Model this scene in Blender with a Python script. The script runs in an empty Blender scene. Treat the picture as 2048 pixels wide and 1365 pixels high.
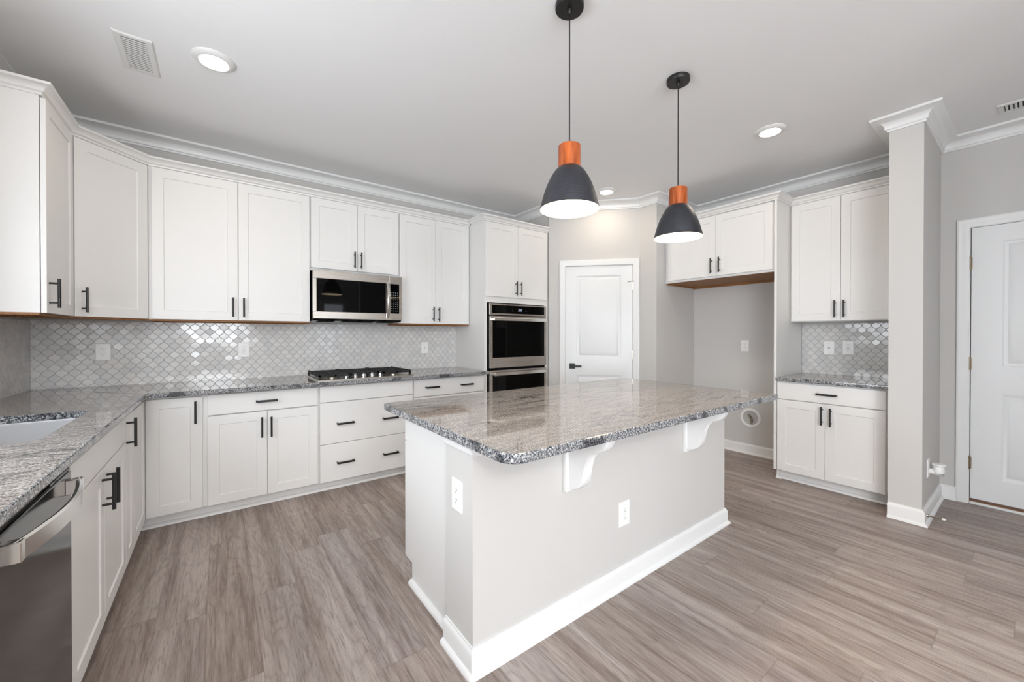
import bpy, bmesh, math, random
from mathutils import Vector, Matrix

random.seed(7)
S = bpy.context.scene
COL = S.collection
PI = math.pi

# ------------------------------------------------------------------ camera
CAM_H = 1.2594
W_PX, H_PX = 2048.0, 1365.0
F_PX, CX, CY = 785.13, 1029.4, 674.0
cam = bpy.data.cameras.new('camera')
cam_o = bpy.data.objects.new('camera', cam)
COL.objects.link(cam_o)
cam.sensor_width = 36.0
cam.lens = F_PX / W_PX * 36.0
cam.shift_x = (W_PX / 2 - CX) / W_PX
cam.shift_y = (CY - H_PX / 2) / W_PX
cam.clip_start = 0.02
cam_o.location = (0, 0, CAM_H)
cam_o.rotation_euler = (math.radians(90 - 0.327), 0, math.radians(-37.014))
S.camera = cam_o

# ------------------------------------------------------------------ world, view, daylight
wld = bpy.data.worlds.new('world')
S.world = wld
wld.use_nodes = True
wld.node_tree.nodes['Background'].inputs[0].default_value = (0.72, 0.84, 1.0, 1)
wld.node_tree.nodes['Background'].inputs[1].default_value = 2.0
S.view_settings.view_transform = 'Standard'
S.view_settings.look = 'None'
S.view_settings.gamma = 1.0
S.view_settings.use_curve_mapping = False
S.view_settings.exposure = 0.70
S.cycles.use_denoising = True
S.cycles.max_bounces = 10
S.cycles.diffuse_bounces = 6
S.cycles.glossy_bounces = 5
S.cycles.sample_clamp_indirect = 6.0

CEIL = 2.743
XL, YB, XR, YF = -1.0, 4.0, 4.47, -5.0      # left wall, back wall, right wall, wall behind the camera


def area_light(name, loc, rot, sx, sy, power, color):
    l = bpy.data.lights.new(name, 'AREA')
    l.shape = 'RECTANGLE'
    l.size, l.size_y = sx, sy
    l.energy = power
    l.color = color
    o = bpy.data.objects.new(name, l)
    COL.objects.link(o)
    o.location = loc
    o.rotation_euler = rot
    return o


DAY = (0.93, 0.965, 1.0)
# windows of the room: (name, x0, x1, z0, z1) in the wall behind the camera, and one over the sink in the left wall
WINS_FRONT = [(-0.66, 0.62, 1.0, 2.2), (2.36, 2.94, 0.9, 2.17)]
WIN_SINK = (1.05, 2.15, 1.08, 2.05)         # y0, y1, z0, z1
WIN_LIVING = (-3.6, -0.9, 0.45, 2.25)       # y0, y1, z0, z1: large window of the living area, left wall, behind the camera
P_FRONT, P_SINK, P_LIVING = (70, 8.0), 22, 64
for (x0, x1, z0, z1), pw in zip(WINS_FRONT, P_FRONT):
    area_light('daylight', ((x0 + x1) / 2, YF - 0.14, (z0 + z1) / 2), (math.radians(90), 0, 0), x1 - x0, z1 - z0, pw, DAY)
area_light('daylight_living', (XL - 0.14, (WIN_LIVING[0] + WIN_LIVING[1]) / 2, (WIN_LIVING[2] + WIN_LIVING[3]) / 2), (math.radians(90), 0, math.radians(-90)), WIN_LIVING[1] - WIN_LIVING[0], WIN_LIVING[3] - WIN_LIVING[2], P_LIVING, DAY)
area_light('daylight_sink', (XL - 0.14, (WIN_SINK[0] + WIN_SINK[1]) / 2, (WIN_SINK[2] + WIN_SINK[3]) / 2), (math.radians(90), 0, math.radians(-90)), WIN_SINK[1] - WIN_SINK[0], WIN_SINK[3] - WIN_SINK[2], P_SINK, DAY)
CAN_STRENGTH = 60
BULB_STRENGTH = 205
FILL_DRUM_STRENGTH = 43
WARM = (1.0, 0.80, 0.58)
CAN_COL = (1.0, 0.84, 0.66)


# ------------------------------------------------------------------ materials
def lin(c):
    return tuple(((v / 12.92) if v <= 0.04045 else ((v + 0.055) / 1.055) ** 2.4) for v in c)


def rgb(r, g, b):
    return lin((r / 255, g / 255, b / 255)) + (1,)


class NT:
    """small node helper"""
    def __init__(self, name):
        self.m = bpy.data.materials.new(name)
        self.m.use_nodes = True
        self.t = self.m.node_tree
        self.b = self.t.nodes['Principled BSDF']

    def n(self, typ, **kw):
        nd = self.t.nodes.new('ShaderNode' + typ)
        ins = kw.pop('ins', {})
        for k, v in kw.items():
            setattr(nd, k, v)
        for k, v in ins.items():
            self.put(nd.inputs[k], v)
        return nd

    def put(self, sock, v):
        if isinstance(v, bpy.types.NodeSocket):
            self.t.links.new(v, sock)
        elif isinstance(v, bpy.types.Node):
            self.t.links.new(v.outputs[0], sock)
        else:
            sock.default_value = v

    def set(self, **kw):
        names = {'base': 'Base Color', 'rough': 'Roughness', 'metal': 'Metallic', 'spec': 'Specular IOR Level', 'normal': 'Normal',
                 'coat': 'Coat Weight', 'coat_rough': 'Coat Roughness', 'emit': 'Emission Color', 'emit_s': 'Emission Strength',
                 'trans': 'Transmission Weight', 'ior': 'IOR', 'aniso': 'Anisotropic'}
        for k, v in kw.items():
            self.put(self.b.inputs[names[k]], v)

    def math(self, op, a, b=None, c=None):
        nd = self.n('Math', operation=op)
        self.put(nd.inputs[0], a)
        if b is not None:
            self.put(nd.inputs[1], b)
        if c is not None:
            self.put(nd.inputs[2], c)
        return nd.outputs[0]

    def ramp(self, fac, stops, interp='LINEAR'):
        nd = self.n('ValToRGB')
        nd.color_ramp.interpolation = interp
        e = nd.color_ramp.elements
        while len(e) < len(stops):
            e.new(0.5)
        for el, (p, c) in zip(e, stops):
            el.position = p
            el.color = c if len(c) == 4 else tuple(c) + (1,)
        self.put(nd.inputs[0], fac)
        return nd.outputs[0]

    def mix(self, fac, a, b, typ='MIX'):
        nd = self.n('Mix', data_type='RGBA', blend_type=typ)
        self.put(nd.inputs[0], fac)
        self.put(nd.inputs[6], a)
        self.put(nd.inputs[7], b)
        return nd.outputs[2]

    def noise(self, vec, scale, detail=2.0, rough=0.5, dist=0.0):
        nd = self.n('TexNoise')
        nd.inputs['Scale'].default_value = scale
        nd.inputs['Detail'].default_value = detail
        nd.inputs['Roughness'].default_value = rough
        nd.inputs['Distortion'].default_value = dist
        if vec is not None:
            self.put(nd.inputs['Vector'], vec)
        return nd.outputs['Fac']

    def coord(self):
        return self.n('TexCoord').outputs['Object']

    def mapping(self, vec, scale=(1, 1, 1), loc=(0, 0, 0), rot=(0, 0, 0)):
        nd = self.n('Mapping')
        self.put(nd.inputs[0], vec)
        nd.inputs[1].default_value = loc
        nd.inputs[2].default_value = rot
        nd.inputs[3].default_value = scale
        return nd.outputs[0]

    def bump(self, h, strength, dist=0.001):
        nd = self.n('Bump')
        nd.inputs['Strength'].default_value = strength
        nd.inputs['Distance'].default_value = dist
        self.put(nd.inputs['Height'], h)
        return nd.outputs[0]


def plain(name, col, rough=0.5, metal=0.0, spec=0.5, **kw):
    t = NT(name)
    t.set(base=col, rough=rough, metal=metal, spec=spec, **kw)
    return t.m


def painted(name, col, rough=0.55, bump=0.06, scale=220, spec=0.4):
    """paint with a fine roller texture"""
    t = NT(name)
    h = t.noise(t.coord(), scale, 2)
    t.set(base=col, rough=rough, spec=spec, normal=t.bump(h, bump, 0.0006))
    return t.m


M = {}
M['cabinet'] = painted('cabinet_paint', rgb(229, 228, 226), 0.38, 0.02, 300, 0.4)
M['wall'] = painted('wall_paint', rgb(203, 201, 198), 0.75, 0.10, 240, 0.25)
M['ceiling'] = painted('ceiling_paint', rgb(238, 238, 238), 0.9, 0.12, 180, 0.1)
M['trim'] = painted('trim_paint', rgb(232, 232, 231), 0.35, 0.02, 200, 0.45)
M['door'] = painted('door_paint', rgb(231, 232, 232), 0.38, 0.03, 160, 0.45)
M['plastic'] = plain('white_plastic', rgb(240, 240, 238), 0.3)
M['plastic_edge'] = plain('plastic_line', rgb(190, 190, 188), 0.4)
M['black'] = plain('black_metal', rgb(22, 21, 21), 0.38, 0.0, 0.5)
M['gap'] = plain('dark_gap', rgb(12, 12, 12), 0.8, 0.0, 0.1)
M['glass'] = plain('black_glass', (0.0015, 0.0015, 0.0015, 1), 0.03, 0.0, 0.12)
M['grate'] = plain('cast_iron', rgb(20, 20, 20), 0.55, 0.0, 0.4)
M['brass'] = plain('worn_nickel', rgb(170, 158, 140), 0.3, 1.0)
M['nickel'] = plain('satin_nickel', rgb(190, 182, 170), 0.28, 1.0)
M['chrome'] = plain('chrome', rgb(215, 215, 215), 0.12, 1.0)
M['screw'] = plain('painted_screw', rgb(225, 224, 222), 0.35)
M['ductdark'] = plain('duct_dark', rgb(30, 32, 34), 0.7)
M['ventwhite'] = plain('vent_enamel', rgb(226, 226, 224), 0.4)
M['rubber'] = plain('white_rubber', rgb(235, 235, 232), 0.5)
M['slot'] = plain('receptacle_slot', rgb(120, 118, 116), 0.6)
M['legend'] = plain('panel_print', rgb(170, 175, 180), 0.5)
M['shade_in'] = plain('shade_inner_white', rgb(245, 242, 235), 0.5)
M['clear'] = plain('clear_plastic', rgb(235, 235, 235), 0.1, 0.0, 0.5, trans=0.6)
M['rust'] = painted('weathered_sill', rgb(120, 84, 58), 0.8, 0.2, 80)


def steel(name, col, rough, axis):
    t = NT(name)
    sc = {'x': (3, 900, 900), 'z': (900, 900, 3)}[axis]
    h = t.noise(t.mapping(t.coord(), sc), 1.0, 3)
    t.set(base=col, metal=1.0, rough=t.math('ADD', rough, t.math('MULTIPLY', h, 0.14)), normal=t.bump(h, 0.05, 0.0004))
    return t.m


M['steel'] = steel('brushed_stainless', rgb(196, 190, 182), 0.2, 'x')
M['steel_hi'] = steel('polished_stainless', rgb(222, 219, 214), 0.12, 'x')
M['steel_dark'] = plain('black_stainless', rgb(76, 77, 79), 0.12, 1.0)
M['sink_steel'] = steel('sink_stainless', rgb(132, 132, 133), 0.36, 'x')


def wood_mat(name, c1, c2, scale=(9, 9, 60), rough=0.45):
    t = NT(name)
    n = t.noise(t.mapping(t.coord(), scale), 1.2, 5, 0.6, 0.4)
    t.set(base=t.ramp(n, [(0.3, c1), (0.7, c2)]), rough=rough)
    return t.m


M['orangewood'] = wood_mat('stained_wood', rgb(128, 54, 16), rgb(196, 98, 36), (60, 60, 8), 0.3)
M['rawwood'] = wood_mat('raw_cabinet_wood', rgb(128, 84, 46), rgb(164, 116, 70), (4, 60, 60), 0.6)


def floor_mat():
    t = NT('plank_floor')
    pos = t.n('NewGeometry').outputs['Position']
    sep = t.n('SeparateXYZ', ins={0: pos})
    x, y = sep.outputs[0], sep.outputs[1]
    PW, PL = 0.178, 1.22
    xr = t.math('DIVIDE', t.math('ADD', x, 0.047), PW)
    row = t.math('FLOOR', xr)
    fx = t.math('SUBTRACT', xr, row)
    wn = t.n('TexWhiteNoise', noise_dimensions='1D')
    t.put(wn.inputs['W'], row)
    yr = t.math('ADD', t.math('DIVIDE', y, PL), wn.outputs['Value'])
    colid = t.math('FLOOR', yr)
    fy = t.math('SUBTRACT', yr, colid)
    comb = t.n('CombineXYZ', ins={0: row, 1: colid, 2: 0.0})
    wn2 = t.n('TexWhiteNoise', noise_dimensions='3D', ins={'Vector': comb.outputs[0]})
    r = wn2.outputs['Value']
    sepc = t.n('SeparateColor', ins={0: wn2.outputs['Color']})
    # grain space: stretched along the plank, shifted per plank
    gx = t.math('ADD', t.math('MULTIPLY', x, 1.0), t.math('MULTIPLY', sepc.outputs[0], 37.0))
    gy = t.math('ADD', t.math('MULTIPLY', y, 0.05), t.math('MULTIPLY', sepc.outputs[1], 11.0))
    g = t.n('CombineXYZ', ins={0: gx, 1: gy, 2: sepc.outputs[2]})
    fine = t.noise(g.outputs[0], 200, 3, 0.7, 0.1)
    mid = t.noise(g.outputs[0], 46, 4, 0.55, 0.6)
    broad = t.noise(g.outputs[0], 11, 3, 0.5, 0.3)
    # cathedral figure: contour lines of a slow stretched noise
    gy2 = t.math('ADD', t.math('MULTIPLY', y, 0.16), t.math('MULTIPLY', sepc.outputs[2], 19.0))
    g2 = t.n('CombineXYZ', ins={0: gx, 1: gy2, 2: r})
    slow = t.noise(g2.outputs[0], 7.5, 1.5, 0.4, 0.15)
    ring = t.math('ABSOLUTE', t.math('SUBTRACT', t.math('FRACT', t.math('MULTIPLY', slow, 17.0)), 0.5))
    ringl = t.ramp(ring, [(0.0, (1, 1, 1)), (0.16, (0.25, 0.25, 0.25)), (0.5, (0, 0, 0))])
    base = t.ramp(r, [(0.0, rgb(150, 137, 129)), (0.45, rgb(164, 150, 141)), (0.8, rgb(156, 144, 140)), (1.0, rgb(171, 157, 147))])
    c = t.mix(t.math('MULTIPLY', t.ramp(mid, [(0.40, (0, 0, 0)), (0.66, (1, 1, 1))]), 0.70), base, rgb(112, 97, 89))
    c = t.mix(t.math('MULTIPLY', t.ramp(broad, [(0.46, (0, 0, 0)), (0.72, (1, 1, 1))]), 0.70), c, rgb(196, 186, 179))
    c = t.mix(t.math('MULTIPLY', ringl, 0.28), c, rgb(92, 78, 70))
    c = t.mix(t.math('MULTIPLY', t.ramp(fine, [(0.52, (0, 0, 0)), (0.72, (1, 1, 1))]), 0.65), c, rgb(92, 80, 74))
    c = t.mix(t.math('MULTIPLY', t.ramp(fine, [(0.28, (1, 1, 1)), (0.42, (0, 0, 0))]), 0.45), c, rgb(190, 178, 168))
    # seams
    ex = t.math('MULTIPLY', t.math('MINIMUM', fx, t.math('SUBTRACT', 1.0, fx)), PW)
    ey = t.math('MULTIPLY', t.math('MINIMUM', fy, t.math('SUBTRACT', 1.0, fy)), PL)
    e = t.math('MINIMUM', ex, ey)
    seam = t.ramp(e, [(0.0, (1, 1, 1)), (0.0013, (0, 0, 0))])
    c = t.mix(t.math('MULTIPLY', seam, 0.30), c, rgb(80, 70, 64))
    hh = t.math('SUBTRACT', t.math('MULTIPLY', fine, 0.4), seam)
    t.set(base=c, rough=t.math('ADD', 0.36, t.math('MULTIPLY', mid, 0.16)), spec=0.4, normal=t.bump(hh, 0.22, 0.0007))
    return t.m


def granite_mat(name='granite', seed=0.0):
    """polished top: streaks along x, crystals, dark seams"""
    t = NT(name)
    pos = t.n('NewGeometry').outputs['Position']
    p = t.mapping(pos, (1, 1, 1), (seed, seed * 0.7, 0))
    sp = t.noise(p, 210, 3, 0.65)
    sp2 = t.noise(p, 70, 2, 0.6)
    # gently wandering flow direction
    wob = t.noise(p, 1.6, 2, 0.5)
    wv = t.n('CombineXYZ', ins={0: 0.0, 1: t.math('MULTIPLY', wob, 0.22), 2: 0.0})
    q = t.n('VectorMath', operation='ADD', ins={0: p, 1: wv.outputs[0]}).outputs[0]
    st = t.mapping(q, (1.3, 13, 13), (0.4, 0.1, 0), (0, 0, math.radians(-5)))
    flow = t.noise(st, 2.0, 6, 0.6, 0.6)
    st2 = t.mapping(q, (4.5, 62, 62), (3, 1, 0), (0, 0, math.radians(-5)))
    fine = t.noise(st2, 2.2, 5, 0.65, 0.3)
    patch = t.noise(t.mapping(p, (1, 2.2, 2.2)), 2.3, 2, 0.5)
    speck = t.ramp(sp, [(0.32, rgb(30, 30, 33)), (0.42, rgb(92, 90, 89)), (0.51, rgb(160, 156, 152)), (0.62, rgb(222, 217, 212))])
    strk = t.ramp(fine, [(0.30, rgb(52, 51, 53)), (0.43, rgb(110, 106, 104)), (0.55, rgb(164, 158, 153)), (0.72, rgb(212, 205, 199))])
    c = t.mix(0.6, strk, speck)
    c = t.mix(t.math('MULTIPLY', t.ramp(patch, [(0.46, (0, 0, 0)), (0.72, (1, 1, 1))]), 0.2), c, rgb(160, 144, 134))
    vein = t.ramp(flow, [(0.29, (1, 1, 1)), (0.37, (0, 0, 0))])
    vein = t.math('MULTIPLY', vein, t.ramp(sp2, [(0.30, (1, 1, 1)), (0.62, (0.4, 0.4, 0.4))]))
    c = t.mix(t.math('MULTIPLY', vein, 0.92), c, rgb(26, 28, 33))
    fl2 = t.noise(t.mapping(q, (0.75, 5.5, 5.5), (1.7, 0.6, 0), (0, 0, math.radians(-6))), 2.3, 5, 0.58, 0.8)
    ridge = t.math('ABSOLUTE', t.math('SUBTRACT', fl2, 0.47))
    line = t.math('MULTIPLY', t.ramp(ridge, [(0.0, (1, 1, 1)), (0.030, (0, 0, 0))]), t.ramp(patch, [(0.36, (1, 1, 1)), (0.62, (0.1, 0.1, 0.1))]))
    c = t.mix(t.math('MULTIPLY', line, 0.92), c, rgb(30, 31, 36))
    dim = t.ramp(t.noise(p, 1.1, 2, 0.5), [(0.35, rgb(176, 176, 178)), (0.65, rgb(246, 244, 242))])
    c = t.mix(0.22, c, dim, 'MULTIPLY')
    white = t.ramp(flow, [(0.70, (0, 0, 0)), (0.78, (1, 1, 1))])
    c = t.mix(t.math('MULTIPLY', white, 0.65), c, rgb(226, 214, 202))
    t.set(base=c, rough=0.03, spec=0.6)
    return t.m


def granite_edge_mat(name='granite_edge', seed=0.0):
    """the cut edge: coarse crystals, no streaks"""
    t = NT(name)
    pos = t.n('NewGeometry').outputs['Position']
    p = t.mapping(pos, (1, 1, 1), (seed, seed, 0))
    sp = t.noise(p, 150, 3, 0.72)
    big = t.noise(p, 10, 3, 0.6, 0.6)
    c = t.ramp(sp, [(0.36, rgb(18, 21, 28)), (0.45, rgb(84, 88, 94)), (0.54, rgb(150, 151, 152)), (0.66, rgb(214, 212, 209))])
    v = t.ramp(big, [(0.38, (1, 1, 1)), (0.47, (0, 0, 0))])
    c = t.mix(t.math('MULTIPLY', v, 0.75), c, rgb(28, 30, 38))
    t.set(base=c, rough=0.08, spec=0.5)
    return t.m


M['floor'] = floor_mat()
M['granite'] = granite_mat('granite_top', 0.0)
M['granite_side'] = granite_edge_mat('granite_cut_edge', 0.0)


def tile_mat():
    t = NT('glazed_tile')
    oi = t.n('NewGeometry')
    r = oi.outputs['Random Per Island']
    c = t.ramp(r, [(0.0, rgb(203, 203, 203)), (0.5, rgb(211, 210, 208)), (1.0, rgb(218, 216, 213))])
    wob = t.noise(t.coord(), 26, 2)
    t.set(base=c, rough=0.11, spec=0.42, normal=t.bump(wob, 0.06, 0.003))
    return t.m


M['tile'] = tile_mat()
M['grout'] = painted('grout', rgb(186, 184, 180), 0.6, 0.2, 300)


def emitter(name, col, s):
    t = NT(name)
    t.set(base=(0.9, 0.9, 0.9, 1), emit=tuple(col) + (1,), emit_s=s)
    return t.m


M['can_lens'] = emitter('downlight_lens', CAN_COL, CAN_STRENGTH)
M['bulb'] = emitter('lamp_bulb', WARM, BULB_STRENGTH)
M['drum'] = emitter('fill_drum_glow', (1.0, 0.985, 0.97), FILL_DRUM_STRENGTH)
M['clock'] = emitter('oven_clock', (0.35, 0.55, 1.0), 0.35)


# ------------------------------------------------------------------ geometry helpers
class MB:
    def __init__(self):
        self.bm = bmesh.new()

    def box(self, x0, x1, y0, y1, z0, z1, bev=0.0, seg=1, mi=0):
        x0, x1 = min(x0, x1), max(x0, x1)
        y0, y1 = min(y0, y1), max(y0, y1)
        z0, z1 = min(z0, z1), max(z0, z1)
        m = Matrix.Translation(((x0 + x1) / 2, (y0 + y1) / 2, (z0 + z1) / 2)) @ Matrix.Diagonal((x1 - x0, y1 - y0, z1 - z0, 1))
        r = bmesh.ops.create_cube(self.bm, size=1, matrix=m)
        vs = r['verts']
        if bev > 0:
            es = list({e for v in vs for e in v.link_edges})
            rb = bmesh.ops.bevel(self.bm, geom=es, offset=bev, segments=seg, profile=0.5, affect='EDGES')
            fs = rb['faces']
            vs = list({v for f in fs for v in f.verts})
        if mi:
            for f in {f for v in vs for f in v.link_faces}:
                f.material_index = mi
        return self

    def cyl(self, p0, p1, r0, r1=None, n=16, mi=0):
        r1 = r0 if r1 is None else r1
        p0, p1 = Vector(p0), Vector(p1)
        d = (p1 - p0)
        q = d.to_track_quat('Z', 'Y').to_matrix()
        a = [self.bm.verts.new(p0 + q @ Vector((r0 * math.cos(2 * PI * i / n), r0 * math.sin(2 * PI * i / n), 0))) for i in range(n)]
        b = [self.bm.verts.new(p1 + q @ Vector((r1 * math.cos(2 * PI * i / n), r1 * math.sin(2 * PI * i / n), 0))) for i in range(n)]
        fs = [self.bm.faces.new((a[i], a[(i + 1) % n], b[(i + 1) % n], b[i])) for i in range(n)]
        fs.append(self.bm.faces.new(a[::-1]))
        fs.append(self.bm.faces.new(b))
        for f in fs:
            f.material_index = mi
        return self

    def lathe(self, prof, n=32, c=(0, 0, 0), axis='z', close=False, mi=0):
        """profile of (radius, height); axis z, or 'x' / 'y' for a lying solid"""
        rings = []
        c = Vector(c)

        def P(r, h, a):
            if axis == 'z':
                return c + Vector((r * math.cos(a), r * math.sin(a), h))
            if axis == 'y':
                return c + Vector((r * math.cos(a), h, r * math.sin(a)))
            return c + Vector((h, r * math.cos(a), r * math.sin(a)))
        for r, h in prof:
            if r < 1e-6:
                rings.append([self.bm.verts.new(P(0, h, 0))])
            else:
                rings.append([self.bm.verts.new(P(r, h, 2 * PI * i / n)) for i in range(n)])
        prs = list(zip(rings, rings[1:]))
        if close:
            prs.append((rings[-1], rings[0]))
        for A, B in prs:
            if len(A) == 1 and len(B) == 1:
                continue
            for i in range(n):
                j = (i + 1) % n
                if len(A) == 1:
                    vs = (A[0], B[j], B[i])
                elif len(B) == 1:
                    vs = (A[i], A[j], B[0])
                else:
                    vs = (A[i], A[j], B[j], B[i])
                self.bm.faces.new(vs).material_index = mi
        return self

    def prism(self, pts, axis, a0, a1, bev=0.0, mi=0):
        """polygon of 2-D points extruded: axis z -> (x,y); axis x -> (y,z); axis y -> (x,z)"""
        def P(u, v, a):
            return {'z': (u, v, a), 'x': (a, u, v), 'y': (u, a, v)}[axis]
        A = [self.bm.verts.new(P(u, v, a0)) for u, v in pts]
        B = [self.bm.verts.new(P(u, v, a1)) for u, v in pts]
        n = len(pts)
        fs = [self.bm.faces.new(A[::-1]), self.bm.faces.new(B)]
        for i in range(n):
            fs.append(self.bm.faces.new((A[i], A[(i + 1) % n], B[(i + 1) % n], B[i])))
        if mi:
            for f in fs:
                f.material_index = mi
        if bev > 0:
            es = [e for f in fs[:2] for e in f.edges]
            bmesh.ops.bevel(self.bm, geom=es, offset=bev, segments=2, profile=0.5, affect='EDGES')
        return self

    def sweep(self, prof, path, z=0.0, closed=False, caps=True):
        """profile (d, h): d outward to the right of the walking direction, h above z; mitred"""
        n = len(path)
        pts = [Vector((p[0], p[1])) for p in path]

        def nrm(a, b):
            d = (b - a).normalized()
            return Vector((d.y, -d.x))
        offs = []
        for i in range(n):
            if closed:
                n1, n2 = nrm(pts[i - 1], pts[i]), nrm(pts[i], pts[(i + 1) % n])
            else:
                n1 = nrm(pts[max(i - 1, 0)], pts[max(i, 1)])
                n2 = nrm(pts[min(i, n - 2)], pts[min(i + 1, n - 1)])
            offs.append((n1 + n2) / (1 + n1.dot(n2)))
        rows = [[self.bm.verts.new((pts[i].x + offs[i].x * d, pts[i].y + offs[i].y * d, z + h)) for d, h in prof] for i in range(n)]
        k = len(prof)
        for i in range(n if closed else n - 1):
            A, B = rows[i], rows[(i + 1) % n]
            for j in range(k):
                self.bm.faces.new((A[j], A[(j + 1) % k], B[(j + 1) % k], B[j]))
        if caps and not closed:
            self.bm.faces.new(rows[0][::-1])
            self.bm.faces.new(rows[-1])
        return self

    def loops(self, w, h, lst, x0=0.0, z0=0.0, cap0=True, cap1=True):
        """stepped panel facing -y: rectangles inset by (i) at depth y, bridged one after another"""
        prev = None
        for k, (i, y) in enumerate(lst):
            cur = [self.bm.verts.new((x0 + a, y, z0 + b)) for a, b in ((i, i), (w - i, i), (w - i, h - i), (i, h - i))]
            if prev is None:
                if cap0:
                    self.bm.faces.new(cur[::-1])
            else:
                for j in range(4):
                    self.bm.faces.new((prev[j], prev[(j + 1) % 4], cur[(j + 1) % 4], cur[j]))
            prev = cur
        if cap1:
            self.bm.faces.new(prev)
        return self

    def tube(self, pts, r, n=8):
        for a, b in zip(pts, pts[1:]):
            self.cyl(a, b, r, n=n)
        return self

    def obj(self, name, mat, parent=None, loc=(0, 0, 0), rot=(0, 0, 0), smooth=35, flat=0.0):
        bm = self.bm
        bmesh.ops.recalc_face_normals(bm, faces=bm.faces)
        me = bpy.data.meshes.new(name)
        bm.to_mesh(me)
        bm.free()
        for m in (mat if isinstance(mat, (list, tuple)) else [mat]):
            me.materials.append(M[m] if isinstance(m, str) else m)
        if smooth:
            me.polygons.foreach_set('use_smooth', [True] * len(me.polygons))
            me.set_sharp_from_angle(angle=math.radians(smooth))
            if flat:
                for p in me.polygons:
                    if p.area > flat:
                        p.use_smooth = False
        o = bpy.data.objects.new(name, me)
        COL.objects.link(o)
        o.location = loc
        o.rotation_euler = rot
        if parent is not None:
            o.parent = parent
        return o


def tag(o, label, cat, group=None):
    o['label'] = label
    o['category'] = cat
    if group:
        o['group'] = group
    return o


def thing(name, label, cat, loc=(0, 0, 0), rz=0.0, group=None):
    o = bpy.data.objects.new(name, None)
    COL.objects.link(o)
    o.location = loc
    o.rotation_euler = (0, 0, rz)
    o.empty_display_size = 0.1
    return tag(o, label, cat, group)


def struct(mb, name, mat, smooth=35, parent=None, loc=(0, 0, 0), rot=(0, 0, 0)):
    o = mb.obj(name, mat, parent, loc, rot, smooth=smooth)
    if parent is None:
        o['kind'] = 'structure'
    return o


def struct_root(name, loc, rz=0.0):
    o = bpy.data.objects.new(name, None)
    COL.objects.link(o)
    o.location = loc
    o.rotation_euler = (0, 0, rz)
    o['kind'] = 'structure'
    return o


# ------------------------------------------------------------------ room shell
PA, PC = (3.035, 3.375), (3.715, 2.63)          # ends of the pantry door wall
PD = (3.715, 2.425)
SX, SY0, SY1 = 3.70, 0.445, 0.612               # stub wall at the end of the cabinets
T = 0.12

m = MB().box(XL - T, XR + T, YF - T, YB + T, -0.06, 0)
struct(m, 'floor', 'floor')
m = MB().box(XL - T, XR + T, YF - T, YB + T, CEIL, CEIL + 0.06)
struct(m, 'ceiling', 'ceiling')

y0, y1, z0, z1 = WIN_SINK
m = MB().box(XL - T, XL, y1, YB, 0, CEIL).box(XL - T, XL, y0, y1, 0, z0).box(XL - T, XL, y0, y1, z1, CEIL)
v0, v1, w0, w1 = WIN_LIVING
m.box(XL - T, XL, YF, v0, 0, CEIL).box(XL - T, XL, v1, y0, 0, CEIL).box(XL - T, XL, v0, v1, 0, w0).box(XL - T, XL, v0, v1, w1, CEIL)
struct(m, 'wall_left', 'wall')
m = MB().box(XL - T, PA[0], YB, YB + T, 0, CEIL)
struct(m, 'wall_back', 'wall')
m = MB().box(PA[0], PA[0] + T, PA[1] + 0.02, YB + T, 0, CEIL)
struct(m, 'wall_pantry_left', 'wall')

# pantry wall with its doorway; local x runs along the wall, front faces -y
dv = Vector((PC[0] - PA[0], PC[1] - PA[1]))
PL_ = dv.length
PROT = math.atan2(dv.y, dv.x)
D1 = (0.192, 0.932, 2.035)                      # doorway s0, s1, head height
m = MB().box(0, D1[0] - 0.012, 0, T, 0, CEIL).box(D1[1] + 0.012, PL_, 0, T, 0, CEIL).box(D1[0] - 0.012, D1[1] + 0.012, 0, T, D1[2] + 0.012, CEIL)
struct(m, 'wall_pantry', 'wall', loc=(PA[0], PA[1], 0), rot=(0, 0, PROT))
m = MB().prism([(PC[0], PC[1]), (PD[0], PD[1]), (XR + T, PD[1]), (XR + T, PD[1] + T), (PD[0] + T, PD[1] + T), (PC[0] + T, PC[1])], 'z', 0, CEIL)
struct(m, 'wall_pantry_right', 'wall', smooth=0)
DY1 = 0.293                                     # hinge edge of the entry door
D2H, D2W = 2.052, 0.86
m = MB().box(XR, XR + T, DY1 + 0.012, PD[1], 0, CEIL).box(XR, XR + T, YF, DY1 - D2W - 0.012, 0, CEIL).box(XR, XR + T, DY1 - D2W - 0.012, DY1 + 0.012, D2H + 0.012, CEIL)
struct(m, 'wall_right', 'wall')
m = MB().box(SX, XR, SY0, SY1, 0, CEIL)
struct(m, 'wall_stub', 'wall')
m = MB().box(2.25, XR, -1.02, -0.90, 0, CEIL)  # unseen wall, added to keep window light off the entry-door side
struct(m, 'wall_hall_added', 'wall')
m = MB()
xs = [XL - T]
for (x0, x1, z0, z1) in WINS_FRONT:
    m.box(xs[-1], x0, YF - T, YF, 0, CEIL).box(x0, x1, YF - T, YF, 0, z0).box(x0, x1, YF - T, YF, z1, CEIL)
    xs.append(x1)
m.box(xs[-1], XR + T, YF - T, YF, 0, CEIL)
struct(m, 'wall_front', 'wall')


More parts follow.
